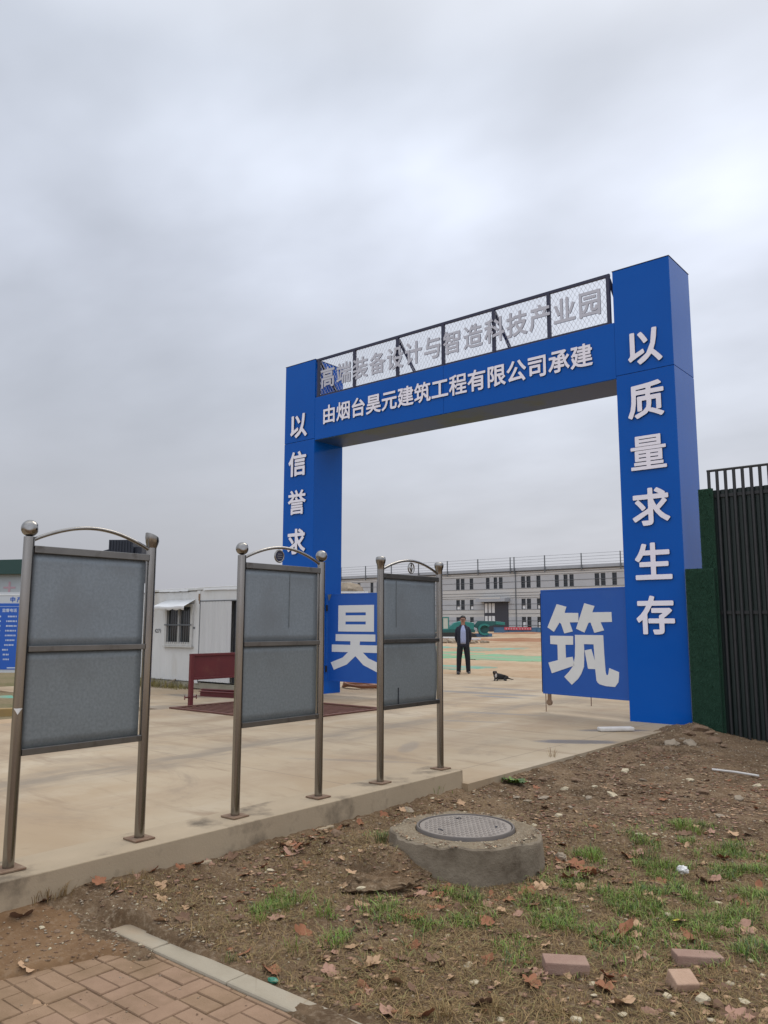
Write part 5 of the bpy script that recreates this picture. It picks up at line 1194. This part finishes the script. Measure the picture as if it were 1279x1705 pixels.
def leaf(px, py, s, key, zoff=0.0):
    p = on_soil(px, py); o = bpy.data.objects.new('fallen_leaf', random.choice(LM[key])); COL.objects.link(o); o.location = (p.x, p.y, p.z+s*.03+.004+zoff); s *= 1.12; o.scale = (s, s, s)
    o.rotation_euler = (random.uniform(-.45, .45), random.uniform(-.45, .45), random.uniform(0, 6.28)); return tag(o, LAB[key][0], 'leaf', LAB[key][1])
for px, py, s, key in ((490, 1412, .075, 'leaf_o'), (474, 1408, .06, 'leaf_t'), (503, 1408, .06, 'leaf_o'), (485, 1420, .07, 'leaf_p'), (530, 1388, .05, 'leaf_o'), (575, 1378, .05, 'leaf_d'), (605, 1482, .06, 'leaf_t'), (685, 1496, .05, 'leaf_p'), (730, 1513, .055, 'leaf_o'), (757, 1517, .05, 'leaf_d'), (740, 1480, .05, 'leaf_o'), (835, 1520, .06, 'leaf_t'), (808, 1533, .05, 'leaf_o'), (845, 1500, .05, 'leaf_o'),
    (935, 1436, .06, 'leaf_o'), (945, 1446, .075, 'leaf_p'), (960, 1440, .06, 'leaf_o'), (972, 1450, .075, 'leaf_o'), (955, 1460, .06, 'leaf_p'), (930, 1428, .05, 'leaf_t'), (985, 1458, .06, 'leaf_o'), (950, 1472, .05, 'leaf_d'), (1005, 1450, .05, 'leaf_p'), (1045, 1425, .06, 'leaf_o'), (1060, 1422, .05, 'leaf_p'),
    (1035, 1556, .085, 'leaf_o'), (1015, 1562, .07, 'leaf_p'), (1065, 1548, .06, 'leaf_t'), (990, 1555, .06, 'leaf_d'), (1232, 1550, .085, 'leaf_p'), (1212, 1558, .06, 'leaf_p'), (1250, 1556, .06, 'leaf_t'), (620, 1606, .05, 'leaf_t'), (655, 1636, .065, 'leaf_t'), (652, 1692, .06, 'leaf_p'), (700, 1696, .07, 'leaf_o'), (548, 1618, .045, 'leaf_p'), (455, 1618, .06, 'leaf_o'), (540, 1600, .04, 'leaf_t'),
    (505, 1556, .055, 'leaf_o'), (460, 1530, .05, 'leaf_p'), (555, 1560, .045, 'leaf_d'), (600, 1545, .06, 'leaf_d'), (1010, 1650, .06, 'leaf_o'), (1035, 1672, .07, 'leaf_t'), (1090, 1690, .05, 'leaf_p'), (1230, 1695, .06, 'leaf_p'), (1200, 1690, .06, 'leaf_d'), (45, 1611, .055, 'leaf_t'), (30, 1534, .085, 'leaf_d'), (135, 1482, .06, 'leaf_o'), (185, 1488, .055, 'leaf_o'), (60, 1695, .07, 'leaf_t'), (75, 1500, .05, 'leaf_d'), (265, 1478, .05, 'leaf_t'), (260, 1545, .04, 'leaf_d'), (278, 1556, .045, 'leaf_o'), (350, 1440, .045, 'leaf_p'), (385, 1430, .05, 'leaf_d'),
    (715, 1372, .04, 'leaf_o'), (640, 1342, .045, 'leaf_o'), (680, 1335, .04, 'leaf_d'), (1070, 1490, .06, 'leaf_t'), (1175, 1470, .06, 'leaf_d'), (1190, 1465, .05, 'leaf_p'), (1205, 1430, .05, 'leaf_o'), (1140, 1390, .05, 'leaf_d'), (1220, 1390, .05, 'leaf_t'), (900, 1478, .05, 'leaf_t'), (880, 1488, .055, 'leaf_o'), (1170, 1440, .04, 'leaf_t'), (1100, 1470, .05, 'leaf_o'), (1215, 1500, .05, 'leaf_d'), (1150, 1565, .05, 'leaf_o'), (1265, 1480, .05, 'leaf_o'), (870, 1620, .055, 'leaf_d'), (885, 1640, .05, 'leaf_o'), (800, 1675, .06, 'leaf_d'), (720, 1600, .05, 'leaf_d'), (690, 1580, .045, 'leaf_o')):
    leaf(px, py, s, key)
for k_ in range(34):
    cx_, cy_, sp_ = ((960, 1445, 26), (955, 1462, 30), (1000, 1452, 26), (485, 1412, 20), (740, 1512, 34), (845, 1505, 28), (1040, 1558, 30))[k_ % 7]
    leaf(random.gauss(cx_, sp_), random.gauss(cy_, sp_*.4), random.uniform(.03, .055), random.choice(('leaf_o', 'leaf_o', 'leaf_p', 'leaf_d')))
for px, py in ((150, 1476), (165, 1470), (225, 1462), (255, 1452), (300, 1446), (330, 1440), (372, 1432), (410, 1424), (440, 1412), (520, 1396), (560, 1384), (600, 1372), (640, 1360), (670, 1350), (110, 1484), (20, 1505), (55, 1498)):
    leaf(px, py, random.uniform(.03, .055), random.choice(('leaf_o', 'leaf_p', 'leaf_d', 'leaf_t')))
for _ in range(230):
    px, py = random.uniform(240, 1279), random.uniform(1290, 1700)
    p = at(px, py, -.13)
    if p.x < -4.45 or p.y < 2.85 or (p-mc).length < .62 or p.y > 10: continue
    leaf(px, py, random.uniform(.022, .046), random.choice(('leaf_d', 'leaf_d', 'leaf_o', 'leaf_t', 'leaf_p', 'leaf_t')))
p = on_soil(1126, 1543); o = MB().add([(-.02, 0, 0), (0, -.018, .006), (.022, 0, .012), (0, .02, .008)], [(0, 1, 2, 3)]).build('fallen_leaf', M['leaf_y']); o.location = p+Z_*.03; tag(o, 'small bright yellow leaf in the green grass', 'leaf')
p = on_soil(1137, 1456); t_ = MB().ball((0, 0, 0), .032, 18, 12, (1.2, 1, .8), fn=lambda d: 1+.5*mnoise.noise((d.x*3, d.y*3, d.z*3))); o = t_.build('crumpled_tissue', M['tissue'], smooth=25); o.location = p+Z_*.03; tag(o, 'white crumpled tissue lying on green grass', 'tissue')
p = on_soil(934, 1434); t_ = MB().ball((0, 0, 0), .036, 16, 10, (1.1, 1, .8), fn=lambda d: 1+.6*mnoise.noise((d.x*2.5, d.y*2.5, d.z*2.5+4))); o = t_.build('crumpled_paper', M['stone1'], smooth=25); o.location = p+Z_*.03; tag(o, 'grey crumpled paper among orange leaves beside the manhole', 'paper')
p = on_soil(455, 1637); t_ = MB().ball((0, 0, 0), .022, 12, 8, (1.4, .9, .6), fn=lambda d: 1+.5*mnoise.noise((d.x*2.5, d.y*2.5, d.z*2.5+4))); o = t_.build('plastic_scrap', M['greenpl'], smooth=25); o.location = p+Z_*.012; tag(o, 'green plastic scrap beside the kerb strip', 'scrap')

# ------------------------------------------------------------------ ground cover (stuff): grass, straw, gravel, leaf crumbs
def fast_mesh(name, v, f, mi, mats):
    me = bpy.data.meshes.new(name); k = f.shape[1]; me.vertices.add(len(v)); me.vertices.foreach_set('co', v.astype(np.float32).ravel())
    me.loops.add(f.size); me.loops.foreach_set('vertex_index', f.astype(np.int32).ravel()); me.polygons.add(len(f)); me.polygons.foreach_set('loop_start', np.arange(0, f.size, k, dtype=np.int32))
    for m_ in mats: me.materials.append(m_)
    me.polygons.foreach_set('material_index', mi.astype(np.int32)); me.update(calc_edges=True)
    o = bpy.data.objects.new(name, me); COL.objects.link(o); return o
def blades(n, pts, hmin, hmax, wmin, wmax, lean, rg):
    """curved blades as one triangle on one quad each, returned as verts and triangles"""
    x, y = pts[:, 0], pts[:, 1]; z = hza(x, y)-.004; h = rg.uniform(hmin, hmax, n); w = rg.uniform(wmin, wmax, n); a = rg.uniform(0, 2*np.pi, n); l = np.abs(rg.normal(0, lean, n))
    dx, dy = np.cos(a), np.sin(a); sx, sy = -dy*w, dx*w
    def P(t, up, s): return np.stack([x+dx*l*h*t+sx*s, y+dy*l*h*t+sy*s, z+up*h], -1)
    v = np.stack([P(0, 0, 1), P(0, 0, -1), P(.4, .55, .75), P(.4, .55, -.75), P(1, .95/(1+.35*l), 0)], 1)
    b = (np.arange(n)*5)[:, None]; f = np.concatenate([b+np.array([[0, 1, 3]]), b+np.array([[0, 3, 2]]), b+np.array([[2, 3, 4]])], 0)
    return v.reshape(-1, 3), f
GC = [(on_soil(px, py), r_, wgt) for px, py, r_, wgt in ((1140, 1376, .16, 1.6), (1105, 1415, .22, 1), (1190, 1420, .24, 1.1), (1080, 1440, .25, .8), (950, 1530, .26, .8), (1010, 1490, .25, .8), (1070, 1495, .28, 1.2), (1120, 1480, .3, 1), (1240, 1470, .35, .9), (1180, 1530, .3, .9), (1250, 1585, .22, .9), (960, 1560, .22, .8), (920, 1500, .2, .7), (640, 1512, .10, .8), (470, 1500, .10, .9), (540, 1522, .10, .8), (690, 1530, .14, .9), (790, 1505, .14, .9), (775, 1530, .12, .7), (640, 1395, .07, 1.0), (985, 1425, .10, .9), (720, 1310, .14, .6), (440, 1520, .10, .7), (770, 1490, .1, .8), (1020, 1540, .2, .7), (830, 1590, .14, .5), (600, 1570, .16, .5))]
def dens(x, y):
    d = np.zeros_like(x)
    for p, r_, wgt in GC: d = np.maximum(d, wgt*np.exp(-((x-p.x)**2+(y-p.y)**2)/(r_*1.15)**2))
    return d*sstep(-.06, .16, fbm(x*6.5, y*6.5, 3, 99))*1.7*(.5+vnoise(x*22, y*22, 14))
def scatter(n, x0, x1, y0, y1, fn, rg):
    out = []; tot = 0
    while tot < n:
        p = np.stack([rg.uniform(x0, x1, n), rg.uniform(y0, y1, n)], -1); pr_ = fn(p[:, 0], p[:, 1])
        ok = (rg.uniform(0, 1, n) < pr_) & (((p[:, 0]-mc.x)**2+(p[:, 1]-mc.y)**2) > .56**2) & ~((p[:, 1] < 2.78)) & (p[:, 0] > -4.53)
        p = p[ok]; out.append(p); tot += len(p)
    return np.concatenate(out)[:n]
n = 20000; pts = scatter(n, -4.5, -1.0, 2.8, 7.2, dens, rng)
v, f = blades(n, pts, .015, .07, .0014, .003, 1.0, rng); mi = np.tile(rng.choice([0, 1, 2], n, p=[.50, .22, .28]), 3)
stuff(fast_mesh('grass', v, f, mi, [M['gr1'], M['gr2'], M['gr3']]), 'sparse green grass growing in patches on the dirt', 'grass')
def sden(x, y):
    s = sstep(6.8, 3.5, y) if False else np.clip((7.5-y)/4.0, 0, 1)
    return s*np.clip(.25+1.6*(fbm(x*3, y*3, 3, 123)+.12)+.5*np.clip((x+3.6)/1.5, 0, 1), 0, 1)
n = 56000; pts = scatter(n, -4.5, -.8, 2.8, 7.5, sden, rng)
v, f = blades(n, pts, .008, .045, .0009, .0022, 2.6, rng); mi = np.tile(rng.choice([0, 1, 2], n, p=[.42, .42, .16]), 3)
stuff(fast_mesh('dry_grass', v, f, mi, [M['st1'], M['st2'], M['gr3']]), 'dry straw coloured grass matted over the dirt', 'dry grass')
def chips(name, n, pts, smin, smax, mats, pw, rg, flat=.45, label='', cat=''):
    base_v = np.array([(1, 0, 0), (-.9, .1, 0), (.1, 1, .1), (0, -.95, 0), (.1, .1, 1), (0, 0, -.8)]); base_f = np.array([(0, 2, 4), (2, 1, 4), (1, 3, 4), (3, 0, 4), (2, 0, 5), (1, 2, 5), (3, 1, 5), (0, 3, 5)])
    s = smin+(smax-smin)*rg.uniform(0, 1, n)**3; a = rg.uniform(0, 6.28, n); k = 1+.35*rg.uniform(-1, 1, (n, 6, 3)); bv = base_v[None]*k
    bv = bv*np.stack([s*1.3, s, s*flat], -1)[:, None, :]; ca, sa = np.cos(a)[:, None], np.sin(a)[:, None]
    X = bv[..., 0]*ca-bv[..., 1]*sa; Yv = bv[..., 0]*sa+bv[..., 1]*ca; z = hza(pts[:, 0], pts[:, 1])[:, None]
    v = np.stack([X+pts[:, :1], Yv+pts[:, 1:2], bv[..., 2]+z+s[:, None]*.15], -1).reshape(-1, 3)
    f = ((np.arange(n)*6)[:, None, None]+base_f[None]).reshape(-1, 3); mi = np.repeat(rg.choice(len(mats), n, p=pw), 8)
    return stuff(fast_mesh(name, v, f, mi, mats), label, cat)
def gden(x, y):
    d = .30+.9*(fbm(x*2.2, y*2.2, 3, 222)+.1); d = d+1.2*np.exp(-((x+2.8)/.45)**2-((y-6.18)/.4)**2)+.8*np.exp(-((x+3.75)/.35)**2-((y-4.3)/.35)**2)+.5*np.exp(-((x+4.0)/.6)**2)*(y < 5)+.3*np.clip((y-7)/4, 0, 1); return np.clip(d, 0, 1)
n = 18000; pts = scatter(n, -4.5, -.6, 2.8, 12.4, gden, rng)
chips('gravel', n, pts, .0025, .016, [M['stone1'], M['stone3'], M['stone2']], [.24, .64, .12], rng, .55, 'fine gravel and crumbs strewn over the dirt', 'gravel')
n = 14000; pts = scatter(n, -4.5, -.6, 2.8, 10.5, lambda x, y: np.clip(.35+1.6*fbm(x*2.5, y*2.5, 3, 333), 0, 1), rng)
chips('leaf_litter', n, pts, .005, .028, [M['leaf_o'], M['leaf_t'], M['leaf_d'], M['leaf_p']], [.16, .26, .38, .20], rng, .14, 'small broken leaf crumbs over the dirt', 'leaf litter')
# gravel and dirt lying on the concrete ring and fine pebbles on the mud
def ringpts(n):
    a = rng.uniform(0, 6.28, n); r_ = np.sqrt(rng.uniform(.36**2, .515**2, n)); return np.stack([mc.x+np.cos(a)*r_, mc.y+np.sin(a)*r_], -1)
_old = hza
n = 900; pts = np.stack([rng.uniform(-4.5, -3.5, 4000), rng.uniform(2.0, 2.85, 4000)], -1); q_ = soil_z(pts[:, 0], pts[:, 1]); pts = pts[(q_ > -.15) & ((pts[:, 1] > 2.76) | (pts[:, 0] < -4.18) | (pts[:, 1] < 2.6)) & (rng.uniform(0, 1, 4000) < np.exp(-(2.9-pts[:, 1])/.35)+.12)][:n]
chips('mud_gravel', len(pts), pts, .002, .013, [M['stone1'], M['stone3'], M['stone2'], M['leaf_d']], [.3, .4, .12, .18], rng, .5, 'gravel crumbs washed over the mud by the kerb wall', 'gravel')
hza = lambda x, y: np.full_like(x, -.150)
n = 420; chips('paving_grit', n, np.stack([rng.uniform(-4.3, -2.4, n), rng.uniform(1.5, 2.6, n)], -1), .0015, .008, [M['stone1'], M['stone3'], M['leaf_d'], M['leaf_t']], [.25, .3, .3, .15], rng, .4, 'grit and leaf crumbs on the brick paving', 'grit')
hza = lambda x, y: np.full_like(x, .080)
chips('ring_gravel', 1500, ringpts(1500), .003, .014, [M['stone1'], M['stone3'], M['stone2'], M['leaf_t']], [.38, .34, .18, .10], rng, .5, 'loose gravel and crumbs on the concrete manhole ring', 'gravel')
hza = _old

def tuft(px, py, n_, h, sp, m_, lab, grp, p=None, wide=.0022):
    p = on_soil(px, py) if p is None else p; mb = MB(); rg = random.Random(int(px*3+py))
    for _ in range(n_):
        a = rg.uniform(0, 6.28); r_ = sp*math.sqrt(rg.random()); x, y = r_*math.cos(a), r_*math.sin(a); hh = h*rg.uniform(.45, 1); ln = rg.uniform(.15, .8); b = rg.uniform(0, 6.28) if r_ < sp*.3 else a+rg.uniform(-.8, .8); w = wide*rg.uniform(.6, 1.3)
        dx, dy = math.cos(b), math.sin(b)
        P = lambda t, u, s: (x+dx*ln*hh*t-dy*w*s, y+dy*ln*hh*t+dx*w*s, u*hh-.004)
        mb.add((P(0, 0, 1), P(0, 0, -1), P(.2, .4, .9), P(.2, .4, -.9), P(.55, .75, .6), P(.55, .75, -.6), P(1, .95-.25*ln, 0)), ((0, 1, 3, 2), (2, 3, 5, 4), (4, 5, 6)), rg.choice((0, 0, 1)))
    o = mb.build('grass_tuft', [M[m_], M['gr3' if m_ != 'st1' else 'st2']]); o.location = p; return tag(o, lab, 'grass tuft', grp)
G1 = 'green grass tufts on the dirt'
for px, py, n_, h, sp in ((1140, 1382, 110, .11, .10), (1160, 1388, 60, .08, .07), (1190, 1420, 110, .09, .12), (1215, 1415, 60, .09, .09), (1075, 1428, 80, .08, .10), (1110, 1440, 80, .08, .12), (635, 1402, 45, .11, .04), (985, 1432, 60, .10, .06), (460, 1500, 45, .10, .05), (475, 1515, 40, .08, .05), (540, 1525, 50, .10, .05), (595, 1462, 40, .06, .08), (685, 1530, 55, .08, .07), (700, 1540, 40, .07, .06), (790, 1500, 60, .09, .08), (770, 1515, 50, .08, .07), (800, 1512, 40, .07, .06), (430, 1535, 40, .09, .05), (1050, 1500, 70, .07, .12), (1090, 1495, 70, .07, .12), (1240, 1490, 70, .07, .13), (940, 1545, 60, .07, .11), (1000, 1510, 60, .06, .12), (1250, 1590, 60, .08, .09), (1175, 1560, 50, .06, .07), (380, 1600, 25, .05, .04), (490, 1580, 30, .07, .05), (720, 1318, 45, .10, .10), (740, 1312, 40, .08, .09), (700, 1322, 40, .08, .1), (830, 1300, 30, .10, .06)):
    tuft(px, py, n_, h, sp, random.choice(('gr1', 'gr1', 'gr2')), 'green grass tuft growing out of the dirt', G1)
for px, py, n_, h, sp in ((60, 1500, 60, .10, .09), (110, 1492, 70, .12, .08), (85, 1496, 60, .11, .07), (205, 1478, 45, .07, .06), (920, 1265, 20, .18, .04), (230, 1462, 40, .07, .07), (700, 1470, 50, .06, .06), (820, 1680, 60, .06, .06), (740, 1690, 60, .06, .06), (930, 1690, 60, .06, .06), (640, 1660, 40, .05, .05)):
    tuft(px, py, n_, h, sp, 'st1', 'dry straw tuft growing out of the dirt', 'dry straw tufts on the dirt')
# broad leaved weed at the pad edge
p = on_soil(856, 1306); mb = MB(); rg = random.Random(5)
for _ in range(46):
    a = rg.uniform(0, 6.28); l = rg.uniform(.05, .13); w = l*.28; el = rg.uniform(.2, .9); b = len(mb.v); pts_ = []
    for t, ww in ((0, .12), (.35, .8), (.65, 1), (.9, .45), (1, .05)):
        c = Vector((math.cos(a)*l*t+math.cos(a)*.02, math.sin(a)*l*t, .01+l*(el*t-.5*t*t*el)+.02*rg.random())); s_ = Vector((-math.sin(a), math.cos(a), .15))*w*ww; pts_ += [c+s_, c-s_]
    mb.add(pts_, [(2*k, 2*k+1, 2*k+3, 2*k+2) for k in range(4)], rg.choice((0, 1)))
o = mb.build('weed', [M['gr2'], M['gr1']], smooth=60); o.location = p; tag(o, 'broad leaved green weed at the edge of the concrete drive', 'weed')
for i, (x, y, s) in enumerate(((-17.3, 11.75, .30), (-16.7, 11.8, .26), (-17.8, 11.7, .3), (-16.2, 11.85, .2))):
    tuft(300+i, 1140, 90, s, .25, 'gr3', 'olive weed clump at the foot of the white container', 'weeds along the container footing', p=Vector((x, y, 0)), wide=.006)
